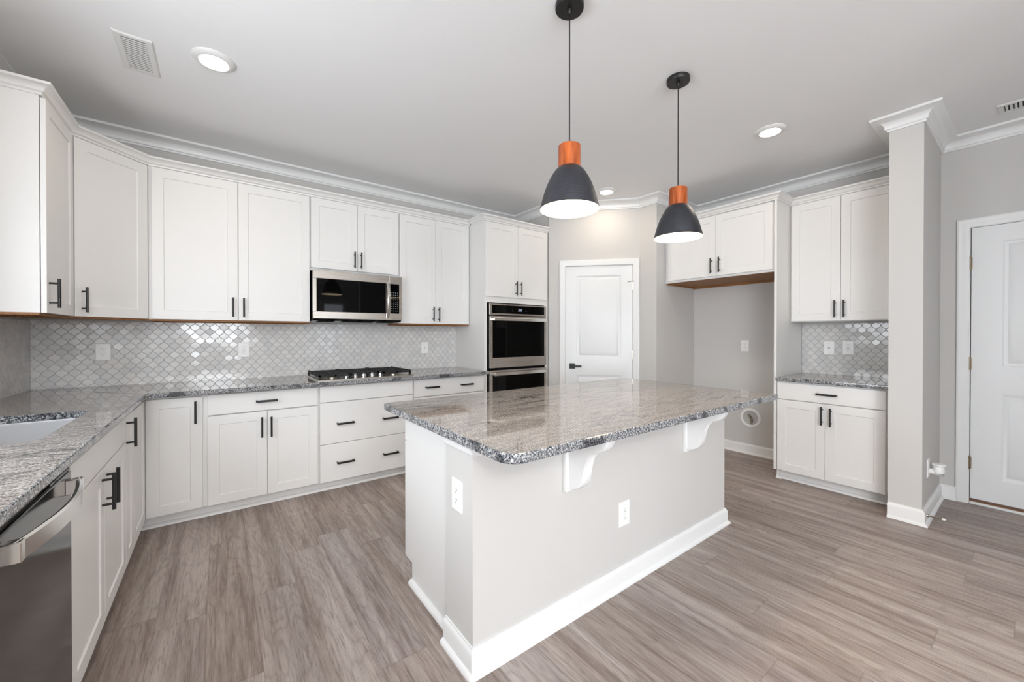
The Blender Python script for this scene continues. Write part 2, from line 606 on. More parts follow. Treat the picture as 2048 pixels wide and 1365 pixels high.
def window(name, w, h, loc, rz, blinds):
    r = struct_root(name, loc, rz)
    m = MB()
    f = 0.045
    for a in ((0, f, 0, h), (w - f, w, 0, h), (f, w - f, 0, f), (f, w - f, h - f, h), (f, w - f, h / 2 - 0.02, h / 2 + 0.02)):
        m.box(a[0], a[1], 0.03, 0.08, a[2], a[3])
    m.obj('window_frame', 'trim', r)
    m = MB()
    for a in ((-0.07, 0, -0.02, h + 0.07), (w, w + 0.07, -0.02, h + 0.07), (0, w, h, h + 0.07), (-0.1, w + 0.1, -0.05, 0)):
        m.box(a[0], a[1], -0.018, 0, a[2], a[3])
    m.obj('window_casing', 'trim', r)
    if blinds:
        m = MB()
        k = int(h / 0.05)
        for i in range(k):
            z = 0.03 + i * 0.05
            m.prism([(0.0, z), (0.003, z), (0.022, z + 0.012), (0.019, z + 0.012)], 'x', 0.02, w - 0.02)
        m.obj('window_blind', 'trim', r, smooth=0)


window('window_1', WINS_FRONT[0][1] - WINS_FRONT[0][0], WINS_FRONT[0][3] - WINS_FRONT[0][2], (WINS_FRONT[0][1], YF, WINS_FRONT[0][2]), PI, False)
window('window_2', WINS_FRONT[1][1] - WINS_FRONT[1][0], WINS_FRONT[1][3] - WINS_FRONT[1][2], (WINS_FRONT[1][1], YF, WINS_FRONT[1][2]), PI, True)
window('window_3', WIN_SINK[1] - WIN_SINK[0], WIN_SINK[3] - WIN_SINK[2], (XL, WIN_SINK[0], WIN_SINK[2]), PI / 2, False)

window('window_4', WIN_LIVING[1] - WIN_LIVING[0], WIN_LIVING[3] - WIN_LIVING[2], (XL, WIN_LIVING[0], WIN_LIVING[2]), PI / 2, False)

# crown moulding round the ceiling
CROWN = [(0, -0.088), (0.010, -0.088), (0.013, -0.083), (0.013, -0.076), (0.020, -0.072), (0.022, -0.066)]
for i in range(1, 8):
    a = i / 8 * PI / 2
    CROWN.append((0.022 + 0.056 * (1 - math.cos(a)), -0.066 + 0.046 * math.sin(a)))
CROWN += [(0.079, -0.018), (0.090, -0.015), (0.090, 0.0), (0, 0.0)]
ROOM = [(XL, YF), (XL, YB), (PA[0], YB), PA, PC, PD, (XR, PD[1]), (XR, SY1), (SX, SY1), (SX, SY0), (XR, SY0), (XR, YF)]
m = MB().sweep(CROWN, ROOM, CEIL, closed=True)
struct(m, 'trim_1', 'trim')

BASE = [(0, 0), (0.030, 0), (0.030, 0.006), (0.026, 0.013), (0.019, 0.018), (0.015, 0.020), (0.015, 0.082), (0.011, 0.092), (0.006, 0.098), (0.006, 0.103), (0, 0.103)]


def baseboard(name, path):
    m = MB().sweep(BASE, path)
    return struct(m, name, 'trim')


baseboard('baseboard_left', [(XL, YF), (XL, 0.6)])
baseboard('baseboard_alcove', [(PC[0], PC[1]), PD, (XR, PD[1]), (XR, 1.375)])
baseboard('baseboard_stub', [(SX, SY1), (SX, SY0), (XR, SY0), (XR, DY1 + 0.062)])
baseboard('baseboard_right', [(XR, DY1 - D2W - 0.062), (XR, YF)])


# ------------------------------------------------------------------ interior doors
def door_leaf(w, h, t, panels):
    """two-panel leaf; local x 0..w, front face at y=-t"""
    m = MB()
    xs = sorted({0.0, w} | {p for q in panels for p in (q[0], q[1])})
    zs = sorted({0.0, h} | {p for q in panels for p in (q[2], q[3])})
    for i in range(len(xs) - 1):
        for j in range(len(zs) - 1):
            a = (xs[i], xs[i + 1], zs[j], zs[j + 1])
            if any(abs(a[0] - q[0]) < 1e-6 and abs(a[1] - q[1]) < 1e-6 and a[2] >= q[2] - 1e-6 and a[3] <= q[3] + 1e-6 for q in panels):
                continue
            vs = [m.bm.verts.new((x, -t, z)) for x, z in ((a[0], a[2]), (a[1], a[2]), (a[1], a[3]), (a[0], a[3]))]
            m.bm.faces.new(vs)
    for q in panels:
        m.loops(q[1] - q[0], q[3] - q[2], [(0, -t), (0.006, -t + 0.003), (0.016, -t + 0.009), (0.030, -t + 0.009), (0.034, -t + 0.006), (0.062, -t + 0.001)], q[0], q[2], cap0=False)
    m.loops(w, h, [(0, -t), (0, 0)], cap0=False, cap1=True)
    bmesh.ops.remove_doubles(m.bm, verts=m.bm.verts, dist=1e-5)
    return m


CAS = [(0, 0), (0.062, 0), (0.062, -0.018), (0.052, -0.021), (0.040, -0.017), (0.030, -0.016), (0.018, -0.013), (0.004, -0.010), (0, -0.008)]


def casing(s0, s1, h, floor_gap=0.0):
    """mitred door casing, profile (outward, y)"""
    m = MB()
    prof = CAS
    rows = []
    for (x, z, dx, dz) in ((s0, floor_gap, -1, 0), (s0, h, -1, 1), (s1, h, 1, 1), (s1, floor_gap, 1, 0)):
        rows.append([m.bm.verts.new((x + dx * d, y, z + dz * d)) for d, y in prof])
    k = len(prof)
    for A, B in zip(rows, rows[1:]):
        for j in range(k):
            m.bm.faces.new((A[j], A[(j + 1) % k], B[(j + 1) % k], B[j]))
    m.bm.faces.new(rows[0])
    m.bm.faces.new(rows[-1][::-1])
    return m


def jamb(s0, s1, h, depth=0.12):
    m = MB()
    m.box(s0 - 0.012, s0, 0, depth, 0, h + 0.012).box(s1, s1 + 0.012, 0, depth, 0, h + 0.012).box(s0, s1, 0, depth, h, h + 0.012)
    m.box(s0, s0 + 0.012, 0.045, 0.075, 0, h).box(s1 - 0.012, s1, 0.045, 0.075, 0, h).box(s0 + 0.012, s1 - 0.012, 0.045, 0.075, h - 0.012, h)
    return m


def hinge(z, x, y):
    m = MB().cyl((x, y, z - 0.045), (x, y, z + 0.045), 0.0065, n=10)
    m.cyl((x, y, z + 0.045), (x, y, z + 0.05), 0.0045, n=8).cyl((x, y, z - 0.05), (x, y, z - 0.045), 0.0045, n=8)
    for k in (-0.027, -0.009, 0.009, 0.027):
        m.cyl((x, y, z + k - 0.0006), (x, y, z + k + 0.0006), 0.0074, n=10)
    m.box(x - 0.012, x + 0.012, y + 0.003, y + 0.0065, z - 0.044, z + 0.044)
    return m


# pantry door
r = struct_root('door_1', (PA[0], PA[1], 0), PROT)
casing(D1[0] - 0.004, D1[1] + 0.004, D1[2] + 0.004).obj('casing', 'trim', r)
jamb(D1[0], D1[1], D1[2]).obj('jamb', 'trim', r)
dw_, dh_ = D1[1] - D1[0] - 0.006, D1[2] - 0.013
leaf = door_leaf(dw_, dh_, 0.035, [(0.118, dw_ - 0.118, 0.985, dh_ - 0.105), (0.118, dw_ - 0.118, 0.17, 0.795)]).obj('door_leaf', 'door', r, loc=(D1[0] + 0.003, 0.040, 0.01))
m = MB().box(0.043, 0.105, -0.046, -0.035, 0.860, 0.922, 0.002)
m.cyl((0.074, -0.046, 0.891), (0.074, -0.075, 0.891), 0.011, n=16)
m.box(0.064, 0.178, -0.086, -0.072, 0.881, 0.902, 0.002)
m.obj('door_lever', 'black', leaf)
MB().box(-0.0008, 0.001, -0.035, -0.006, 0.865, 0.918).obj('latch_plate', 'black', leaf)
for z in (1.80, 1.03, 0.26):
    hinge(z, D1[1] + 0.001, -0.003).obj('hinge', 'nickel', r)
m = MB().cyl((D1[1] + 0.001, -0.005, 1.852), (D1[1] + 0.001, -0.005, 1.856), 0.011, n=12)
m.cyl((D1[1] - 0.002, -0.006, 1.854), (D1[1] - 0.05, -0.02, 1.845), 0.004, n=8).cyl((D1[1] - 0.05, -0.02, 1.845), (D1[1] - 0.052, 0.002, 1.845), 0.006, n=8)
m.obj('hinge_stop', 'nickel', r)

# entry door: local x runs towards the camera side (world -y)
r = struct_root('door_2', (XR, DY1, 0), -PI / 2)
casing(-0.004, D2W + 0.004, D2H + 0.004).obj('casing', 'trim', r)
jamb(0, D2W, D2H).obj('jamb', 'trim', r)
lw, lh = D2W - 0.008, D2H - 0.044
pw = (lw - 0.135 * 2 - 0.11) / 2
leaf = door_leaf(lw, lh, 0.043, [(0.142, lw - 0.142, 0.985, lh - 0.115), (0.142, lw - 0.142, 0.165, 0.79)]).obj('door_leaf', 'door', r, loc=(0.005, 0.046, 0.041))
for z in (1.79, 1.045, 0.305):
    hinge(z, -0.001, -0.003).obj('hinge', 'brass', r)
m = MB().lathe([(0, -0.046), (0.008, -0.046), (0.011, -0.044), (0.011, -0.040), (0, -0.040)], 16, (0.33, 0, 1.493), 'y')
m.obj('peephole', 'nickel', leaf)
m = MB().box(0.318, 0.342, -0.0456, -0.043, 1.508, 1.520)
m.obj('peephole_tag', 'plastic', leaf)
m = MB().box(0, D2W, -0.012, 0.10, 0, 0.018, 0.004)
m.obj('sill', 'trim', r)
m = MB().box(0.0, D2W, 0.006, 0.09, 0.018, 0.030)
m.obj('threshold', 'rust', r)

# ------------------------------------------------------------------ cabinets
DT = 0.019                       # door thickness
GAP = 0.003


def shaker(w, h, s=0.062, t=DT):
    m = MB()
    m.loops(w, h, [(0, 0), (0, -t + 0.0015), (0.0015, -t), (s, -t), (s + 0.0035, -t + 0.006)])
    return m


def slab(w, h, t=DT):
    return MB().loops(w, h, [(0, 0), (0, -t + 0.0015), (0.0015, -t)])


def pull(vertical, L=0.148, out=0.034, t=DT, square=False):
    """bar pull centred on the origin of the door face at y=-t"""
    m = MB()
    r = 0.0064
    if vertical:
        m.cyl((0, -t - out, -L / 2), (0, -t - out, L / 2), r, n=14)
        for s in (-1, 1):
            m.cyl((0, -t, s * L * 0.34), (0, -t - out, s * L * 0.34), 0.0050, n=10)
    else:
        m.box(-L / 2, L / 2, -t - out - 0.005, -t - out + 0.005, -0.0075, 0.0075, 0.002)
        for s in (-1, 1):
            m.box(s * L * 0.5 - 0.011 * (s > 0), s * L * 0.5 + 0.011 * (s < 0), -t - out + 0.004, -t, -0.0065, 0.0065, 0.001)
    return m


def add_fronts(root, fronts, depth):
    for f in fronts:
        kind, x0, x1, z0, z1 = f[:5]
        hs = f[5] if len(f) > 5 else []
        w, h = x1 - x0, z1 - z0
        mb = shaker(w, h) if kind == 'door' else slab(w, h)
        d = mb.obj('door' if kind == 'door' else ('drawer' if kind == 'drawer' else 'false_front'), 'cabinet', root, loc=(x0, -depth - GAP, z0))
        for (o, hx, hz) in hs:
            pull(o == 'v', 0.146 if o == 'v' else 0.132).obj('handle', 'black', d, loc=(hx - x0, 0, hz - z0))


def cabinet(label, cat, loc, rz, w, d, z0, z1, fronts, toe=0.0, group=None, name='base_cabinet', raw_under=False, well=False):
    """carcass with the front at local y=-d; z values are absolute heights"""
    r = thing(name, label, cat, (loc[0], loc[1], 0), rz, group)
    m = MB()
    if well:
        m.box(0, w, -d, -0.002, toe, 0.62).box(0, w, -d, -d + 0.02, 0.62, z1)      # open above, for the sink
        sx_ = (0, 0.016) if well == 1 else (w - 0.016, w)
        m.box(sx_[0], sx_[1], -d + 0.02, -0.002, 0.62, z1)
    elif toe:
        m.box(0, w, -d, -0.002, toe, z1)
    else:
        m.box(0, w, -d, -0.002, z0 + (0.012 if raw_under else 0), z1)
    m.obj('carcass', 'cabinet', r)
    if toe:
        MB().box(0, w, -d + 0.07, -0.01, 0.0, toe).obj('toe_kick', 'cabinet', r)
    if raw_under:
        m = MB().box(0.0, w, -d, -0.002, z0 + 0.0115, z0 + 0.012)
        m.box(0.0, w, -0.02, -0.002, z0 - 0.004, z0 + 0.0115).box(0.0, 0.016, -d + 0.002, -0.02, z0, z0 + 0.0115).box(w - 0.016, w, -d + 0.002, -0.02, z0, z0 + 0.0115).box(0.016, w - 0.016, -d + 0.002, -d + 0.02, z0, z0 + 0.0115)
        m.obj('underside', 'rawwood', r)
    add_fronts(r, fronts, d)
    return r


BD, UD = 0.606, 0.303            # carcass depths
ZD0, ZD1 = 0.093, 0.848          # base front bottom, top
ZT = 0.8615                      # underside of the stone
ZC = 0.893                       # top of the stone
ZU0, ZU1 = 1.367, 2.419          # wall cabinet doors
ZB1 = 2.432                      # wall cabinet carcass top


def B_(x0):                      # on the back wall
    return (x0, YB)


# --- back run, base
def bx(x0, *fr):
    """shift absolute fronts to local x"""
    out = []
    for f in fr:
        hs = [(h[0], h[1] - x0, h[2]) for h in (f[5] if len(f) > 5 else [])]
        out.append((f[0], f[1] - x0, f[2] - x0, f[3], f[4], hs))
    return out


cabinet('white base cabinet with one drawer above two doors, beside the corner base cabinet', 'cabinet', B_(-0.078), 0, 0.703, BD, 0, ZT,
        bx(-0.078, ('drawer', -0.062, 0.616, 0.709, ZD1, [('h', 0.277, 0.779)]),
           ('door', -0.062, 0.280, ZD0, 0.702, [('v', 0.247, 0.592)]),
           ('door', 0.283, 0.616, ZD0, 0.702, [('v', 0.305, 0.589)])), toe=0.09)
cabinet('wide white drawer stack under the gas cooktop with a plain false front on top', 'cabinet', B_(0.625), 0, 0.774, BD, 0, ZT,
        bx(0.625, ('panel', 0.632, 1.392, 0.722, ZD1),
           ('drawer', 0.632, 1.392, 0.389, 0.717, [('h', 0.818, 0.545), ('h', 1.186, 0.54)]),
           ('drawer', 0.632, 1.392, ZD0 - 0.006, 0.385, [('h', 0.818, 0.232), ('h', 1.188, 0.232)])), toe=0.085)
cabinet('white base cabinet with one two-handled drawer, standing against the oven tower', 'cabinet', B_(1.399), 0, 0.768, BD, 0, ZT,
        bx(1.399, ('drawer', 1.407, 2.150, 0.690, ZD1, [('h', 1.578, 0.773), ('h', 1.946, 0.772)]),
           ('door', 1.407, 1.777, ZD0, 0.684, [('v', 1.745, 0.56)]),
           ('door', 1.780, 2.150, ZD0, 0.684, [('v', 1.812, 0.56)])), toe=0.09)

# --- corner base (lazy-susan corner), L-shaped
FX = XL + BD                     # face of the left run
FY = YB - BD                     # face of the back run
r = thing('corner_base_cabinet', 'white L-shaped corner base cabinet where the two counters meet, two hinged doors at right angles', 'cabinet', (XL, YB, 0))
MB().prism([(0.002, -0.002), (0.002, -1.045), (BD, -1.045), (BD, -BD), (0.922, -BD), (0.922, -0.002)], 'z', 0.09, ZT).obj('carcass', 'cabinet', r, smooth=0)
MB().prism([(0.01, -0.01), (0.01, -1.045), (BD - 0.07, -1.045), (BD - 0.07, -BD + 0.07), (0.922, -BD + 0.07), (0.922, -0.01)], 'z', 0.0, 0.09).obj('toe_kick', 'cabinet', r, smooth=0)
d = shaker(0.281, 0.749).obj('door', 'cabinet', r, loc=(0.629, -BD - GAP, ZD0 + 0.001))
pull(True).obj('handle', 'black', d, loc=(0.246, 0, 0.649))
d = shaker(0.392, 0.749).obj('door', 'cabinet', r, loc=(BD + GAP, -1.041, ZD0 + 0.001), rot=(0, 0, PI / 2))

# --- left run: local x = world y
LR = PI / 2


def L_(y0):
    return (XL, y0)


cabinet('narrow white base cabinet with one full-height door, between the sink cabinet and the corner', 'cabinet', L_(2.725), LR, 0.228, BD, 0, ZT,
        bx(2.725, ('door', 2.729, 2.946, ZD0, ZD1, [('v', 2.745, 0.765)])), toe=0.09, well=3)
cabinet('white sink base cabinet with a long false front above two doors, beside the dishwasher', 'cabinet', L_(1.812), LR, 0.911, BD, 0, ZT,
        bx(1.812, ('panel', 1.816, 2.722, 0.727, ZD1),
           ('door', 1.816, 2.267, ZD0, 0.721, [('v', 2.228, 0.63)]),
           ('door', 2.271, 2.722, ZD0, 0.721, [('v', 2.310, 0.63)])), toe=0.09, well=1)
cabinet('white end base cabinet on the near side of the dishwasher', 'cabinet', L_(0.62), LR, 0.58, BD, 0, ZT,
        bx(0.62, ('door', 0.624, 1.196, ZD0, ZD1, [('v', 0.66, 0.765)])), toe=0.09)

# --- wall cabinets, back run
ug = None
cabinet('large white wall cabinet with two wide doors, beside the diagonal corner cabinet', 'cabinet', B_(-0.388), 0, 1.004, UD, ZU0 - 0.012, ZB1,
        bx(-0.388, ('door', -0.368, 0.1185, ZU0, ZU1, [('v', 0.087, 1.467)]), ('door', 0.1225, 0.612, ZU0, ZU1, [('v', 0.155, 1.465)])), name='wall_cabinet', raw_under=True)
cabinet('short white wall cabinet with two doors, directly above the microwave', 'cabinet', B_(0.618), 0, 0.764, UD, 1.806, ZB1,
        bx(0.618, ('door', 0.623, 0.9975, 1.827, ZU1, [('v', 0.97, 1.923)]), ('door', 1.0005, 1.377, 1.827, ZU1, [('v', 1.027, 1.923)])), name='wall_cabinet')
cabinet('white wall cabinet with two narrow doors, between the microwave and the oven tower', 'cabinet', B_(1.384), 0, 0.782, UD, ZU0 - 0.012, ZB1,
        bx(1.384, ('door', 1.389, 1.763, ZU0, ZU1, [('v', 1.731, 1.466)]), ('door', 1.766, 2.150, ZU0, ZU1, [('v', 1.792, 1.463)])), name='wall_cabinet', raw_under=True)

# --- diagonal corner wall cabinet
r = thing('corner_wall_cabinet', 'white diagonal corner wall cabinet with one door set at an angle', 'cabinet', (XL, YB, 0))
KY = 0.61
MB().prism([(0.002, -0.002), (0.002, -KY), (UD, -KY), (KY, -UD), (KY, -0.002)], 'z', ZU0, ZB1).obj('carcass', 'cabinet', r, smooth=0)
m = MB().prism([(0.002, -0.002), (0.002, -KY), (UD, -KY), (KY, -UD), (KY, -0.002)], 'z', ZU0 - 0.001, ZU0)
m.prism([(UD, -KY), (KY, -UD), (KY - 0.02, -UD), (UD, -KY + 0.02)], 'z', ZU0 - 0.012, ZU0 - 0.001)
m.obj('underside', 'rawwood', r, smooth=0)
fl = math.hypot(KY - UD, KY - UD)
sx = 0.016
q = Vector((math.cos(PI / 4), math.sin(PI / 4)))
nq = Vector((math.sin(PI / 4), -math.cos(PI / 4)))
o_ = Vector((UD, -KY)) + q * sx + nq * GAP
d = shaker(fl - 2 * sx, ZU1 - ZU0).obj('door', 'cabinet', r, loc=(o_.x, o_.y, ZU0), rot=(0, 0, PI / 4))
pull(True).obj('handle', 'black', d, loc=(0.034, 0, 0.098))

# --- wall cabinet on the left wall
LY0 = 2.928
cabinet('white wall cabinet nearest the sink, its plain side panel facing the room', 'cabinet', L_(LY0), LR, YB - KY - LY0, UD, ZU0 - 0.012, ZB1,
        bx(LY0, ('door', LY0 + 0.004, YB - KY - 0.004, ZU0, ZU1, [('v', LY0 + 0.038, 1.467)])), name='wall_cabinet', raw_under=True)

# --- oven tower
TX0, TX1 = 2.168, 3.03
TW = TX1 - TX0
r = thing('oven_tower', 'tall white oven tower cabinet with two doors above the double oven', 'cabinet', (TX0, YB, 0))
OZ0, OZ1 = 0.30, 1.585            # oven opening
m = MB().box(0, TW, -BD, -0.002, OZ1 + 0.008, ZB1).box(0, TW, -BD, -0.002, 0.09, OZ0 - 0.008).box(0, 0.032, -BD, -0.002, OZ0 - 0.008, OZ1 + 0.008).box(TW - 0.05, TW, -BD, -0.002, OZ0 - 0.008, OZ1 + 0.008)
m.obj('carcass', 'cabinet', r)
MB().box(0, TW, -BD + 0.07, -0.01, 0, 0.09).obj('toe_kick', 'cabinet', r)
add_fronts(r, [('door', 0.004, 0.4195, 1.655, ZU1, [('v', 0.385, 1.753)]), ('door', 0.4225, TW - 0.02, 1.655, ZU1, [('v', 0.447, 1.752)]),
               ('panel', 0.004, TW - 0.02, 0.1, OZ0 - 0.03)], BD)

# double oven: stands in the tower opening
OX0, OX1 = 2.204, 2.984
r = thing('double_oven', 'stainless double wall oven with black glass doors in the tall tower', 'oven', (OX0, YB, 0))
ow = OX1 - OX0
fy = -BD - 0.004
MB().box(0.0, ow - 0.012, -BD + 0.0, -0.12, OZ0, OZ1 - 0.004).box(0.0, ow, fy - 0.002, -BD + 0.001, OZ0, OZ1 - 0.004).obj('oven_body', 'gap', r)
# control panel
cp = MB().box(0.012, ow, fy - 0.026, fy, 1.463, 1.579, 0.002).obj('control_panel', 'steel', r)
MB().box(0.04, ow - 0.03, fy - 0.0275, fy - 0.025, 1.481, 1.567).obj('control_glass', 'glass', cp)
SEG = {'1': 'bc', '2': 'abged', '4': 'fgbc', '5': 'afgcd'}


def seven(m, ch, x, z, w, h, y0, y1, t=0.0016):
    for q in SEG[ch]:
        m.box(*{'a': (x, x + w, y0, y1, z + h - t, z + h), 'g': (x, x + w, y0, y1, z + h / 2 - t / 2, z + h / 2 + t / 2), 'd': (x, x + w, y0, y1, z, z + t),
                'b': (x + w - t, x + w, y0, y1, z + h / 2, z + h), 'c': (x + w - t, x + w, y0, y1, z, z + h / 2),
                'f': (x, x + t, y0, y1, z + h / 2, z + h), 'e': (x, x + t, y0, y1, z, z + h / 2)}[q])


m = MB()
for ch, x in zip('1254', (0.376, 0.389, 0.408, 0.422)):
    seven(m, ch, x, 1.518, 0.009, 0.017, fy - 0.0281, fy - 0.0274)
m.box(0.4015, 0.4035, fy - 0.0281, fy - 0.0274, 1.521, 1.523).box(0.4015, 0.4035, fy - 0.0281, fy - 0.0274, 1.529, 1.531)
m.box(0.376, 0.431, fy - 0.0281, fy - 0.0274, 1.510, 1.5115)
m.obj('clock_display', 'clock', cp)
for a in ((0.30, 0.303, 1.519, 1.522), (0.30, 0.303, 1.508, 1.511), (0.485, 0.492, 1.512, 1.518)):
    MB().box(a[0], a[1], fy - 0.0281, fy - 0.0274, a[2], a[3]).obj('touch_icon', 'legend', cp)
for (za, zb, full) in ((0.912, 1.453, True), (0.335, 0.885, False)):
    dr = MB()
    gz0, gz1 = za + (0.105 if full else 0.09), zb - 0.050
    # stainless frame round the glass
    dr.box(0.012, ow, fy - 0.034, fy, za, gz0, 0.002).box(0.012, ow, fy - 0.034, fy, gz1, zb, 0.002)
    dr.box(0.012, 0.042, fy - 0.034, fy, gz0, gz1).box(ow - 0.032, ow, fy - 0.034, fy, gz0, gz1)
    dro = dr.obj('oven_door', 'steel', r)
    MB().box(0.042, ow - 0.032, fy - 0.031, fy - 0.002, gz0, gz1).obj('oven_glass', 'glass', dro)
    h = MB().box(0.040, ow - 0.028, fy - 0.083, fy - 0.062, zb - 0.052, zb - 0.017, 0.004, 2)
    for x in (0.055, ow - 0.043):
        h.box(x - 0.012, x + 0.012, fy - 0.064, fy - 0.033, zb - 0.046, zb - 0.022, 0.002)
    h.obj('door_handle', 'steel_hi', dro)
MB().box(0.012, ow - 0.006, fy - 0.012, fy, 0.306, 0.326).obj('vent_trim', 'steel', r)

# --- right wall: local x = towards the camera (world -y); front faces -x
RR = -PI / 2
FP0, FP1 = 1.350, 1.370           # tall panel beside the refrigerator space
RD = 0.588                        # depth of the right-hand base run (door face at x = 3.86)


def R_(y):
    return (XR, y)


def ry(y0, *fr):
    out = []
    for f in fr:
        hs = [(h[0], y0 - h[1], h[2]) for h in (f[5] if len(f) > 5 else [])]
        out.append((f[0], y0 - f[1], y0 - f[2], f[3], f[4], hs))
    return out


FYT = PD[1] - 0.003
r = cabinet('white bridge cabinet with two doors over the empty refrigerator space', 'cabinet', R_(FYT), RR, FYT - FP1 - 0.002, RD, 1.812, ZB1,
            ry(FYT, ('door', 2.388, 1.8765, 1.832, ZU1, [('v', 1.910, 1.929)]), ('door', 1.8735, 1.386, 1.832, ZU1, [('v', 1.833, 1.931)])), name='bridge_cabinet')
m = MB().box(0.0, FYT - FP1 - 0.002, -RD + 0.02, -0.002, 1.8105, 1.812).box(0.0, FYT - FP1 - 0.002, -0.02, -0.002, 1.79, 1.8105).box(0, 0.018, -RD + 0.02, -0.02, 1.797, 1.8105)
m.obj('underside', 'rawwood', r)
m = MB().prism([(XR - 0.002, 0.0), (XR - 0.002, ZB1), (XR - RD - 0.022, ZB1), (XR - RD - 0.022, 0.09), (XR - RD + 0.05, 0.09), (XR - RD + 0.05, 0.0)], 'y', FP0, FP1)
tag(m.obj('end_panel', 'cabinet', smooth=0), 'tall white end panel between the refrigerator space and the drinks counter', 'panel')
RY0 = FP0 - 0.002
cabinet('white base cabinet with one drawer and two doors in the nook beside the stub wall', 'cabinet', R_(RY0), RR, RY0 - SY1 - 0.003, RD, 0, ZT,
        ry(RY0, ('drawer', 1.344, 0.652, 0.708, ZD1, [('h', 0.996, 0.779)]),
           ('door', 1.344, 1.0085, ZD0, 0.701, [('v', 1.025, 0.608)]),
           ('door', 1.0055, 0.652, ZD0, 0.701, [('v', 0.968, 0.604)])), toe=0.09)
cabinet('white wall cabinet with two tall doors above the small nook counter', 'cabinet', R_(RY0), RR, RY0 - SY1 - 0.003, UD, ZU0 + 0.006, ZB1,
        ry(RY0, ('door', 1.334, 0.983, ZU0 + 0.011, ZU1, [('v', 1.014, 1.475)]), ('door', 0.980, 0.632, ZU0 + 0.011, ZU1, [('v', 0.953, 1.474)])), name='wall_cabinet')

# crown on the cabinets
CC = [(0, 0), (0.006, 0), (0.008, 0.010), (0.018, 0.017), (0.022, 0.030), (0.036, 0.041), (0.046, 0.044), (0.046, 0.056), (0, 0.056)]
e = 0.004
m = MB().sweep(CC, [(XL + 0.002, LY0), (XL + UD + e, LY0), (XL + UD + e, YB - KY), (XL + KY, YB - UD - e), (TX0, YB - UD - e)], ZB1 - 0.004)
struct(m, 'trim_2', 'cabinet')
m = MB().sweep(CC, [(TX0, YB - UD - 0.06), (TX0, YB - BD - e), (TX1, YB - BD - e)], ZB1 - 0.004)
struct(m, 'trim_3', 'cabinet')
m = MB().sweep(CC, [(XR - RD - e, FYT), (XR - RD - e - 0.018, FP0), (XR - UD - e, FP0), (XR - UD - e, SY1 + 0.003)], ZB1 - 0.004)
struct(m, 'trim_4', 'cabinet')
# shoe moulding along the toe kicks
SHOE = [(0, 0), (0.022, 0), (0.021, 0.008), (0.016, 0.015), (0.008, 0.020), (0, 0.021)]
m = MB().sweep(SHOE, [(FX - 0.07, 0.62), (FX - 0.07, FY + 0.07), (TX1, FY + 0.07)])
struct(m, 'trim_5', 'trim')
m = MB().sweep(SHOE, [(XR - RD + 0.05, FP1), (XR - RD + 0.05, FP0), (XR - RD + 0.07, FP0), (XR - RD + 0.07, SY1 + 0.003)])
struct(m, 'trim_6', 'trim')


# ------------------------------------------------------------------ stone tops
def rounded(poly, radii, n=6):
    """round polygon corners"""
    out = []
    k = len(poly)
    for i in range(k):
        p, a, b = Vector(poly[i]), Vector(poly[i - 1]), Vector(poly[(i + 1) % k])
        r_ = radii[i]
        if r_ <= 0:
            out.append(tuple(p))
            continue
        u, v = (a - p).normalized(), (b - p).normalized()
        ang = u.angle(v)
        t = r_ / math.tan(ang / 2)
        c = p + (u + v).normalized() * (r_ / math.sin(ang / 2))
        s, e_ = p + u * t - c, p + v * t - c
        a0 = math.atan2(s.y, s.x)
        a1 = math.atan2(e_.y, e_.x)
        da = (a1 - a0 + PI) % (2 * PI) - PI
        for j in range(n + 1):
            aa = a0 + da * j / n
            out.append((c.x + r_ * math.cos(aa), c.y + r_ * math.sin(aa)))
    return out


def stone(poly, z0, z1, ease=0.006, hole=None):
    """slab with eased edges; side faces use material 1"""
    m = MB()
    bm = m.bm
    k = len(poly)
    pts = [Vector(p) for p in poly]
    area = sum(pts[i].x * pts[(i + 1) % k].y - pts[(i + 1) % k].x * pts[i].y for i in range(k))
    if area < 0:
        pts.reverse()

    def inset(d):
        res = []
        for i in range(k):
            a, p, b = pts[i - 1], pts[i], pts[(i + 1) % k]
            d1, d2 = (p - a).normalized(), (b - p).normalized()
            n1, n2 = Vector((-d1.y, d1.x)), Vector((-d2.y, d2.x))
            o = (n1 + n2) / max(0.2, 1 + n1.dot(n2))
            res.append(p + o * d)
        return res
    levels = [(z0, ease), (z0 + ease * 0.3, ease * 0.3), (z0 + ease, 0), (z1 - ease, 0), (z1 - ease * 0.3, ease * 0.3), (z1, ease)]
    rings = [[bm.verts.new((p.x, p.y, z)) for p in inset(d)] for z, d in levels]
    for A, B in zip(rings, rings[1:]):
        for i in range(k):
            bm.faces.new((A[i], A[(i + 1) % k], B[(i + 1) % k], B[i])).material_index = 1
    if hole is None:
        bm.faces.new(rings[0][::-1])
        bm.faces.new(rings[-1])
    else:
        ha = [bm.verts.new((x, y, z0)) for x, y in hole]
        hb = [bm.verts.new((x, y, z1)) for x, y in hole]
        n = len(hole)
        for i in range(n):
            bm.faces.new((ha[i], hb[i], hb[(i + 1) % n], ha[(i + 1) % n])).material_index = 1
        for ring, hr in ((rings[0], ha), (rings[-1], hb)):
            es = []
            for lst in (ring, hr):
                for i in range(len(lst)):
                    ed = bm.edges.get((lst[i], lst[(i + 1) % len(lst)]))
                    es.append(ed)
            bmesh.ops.triangle_fill(bm, use_beauty=True, use_dissolve=False, edges=es)
    return m


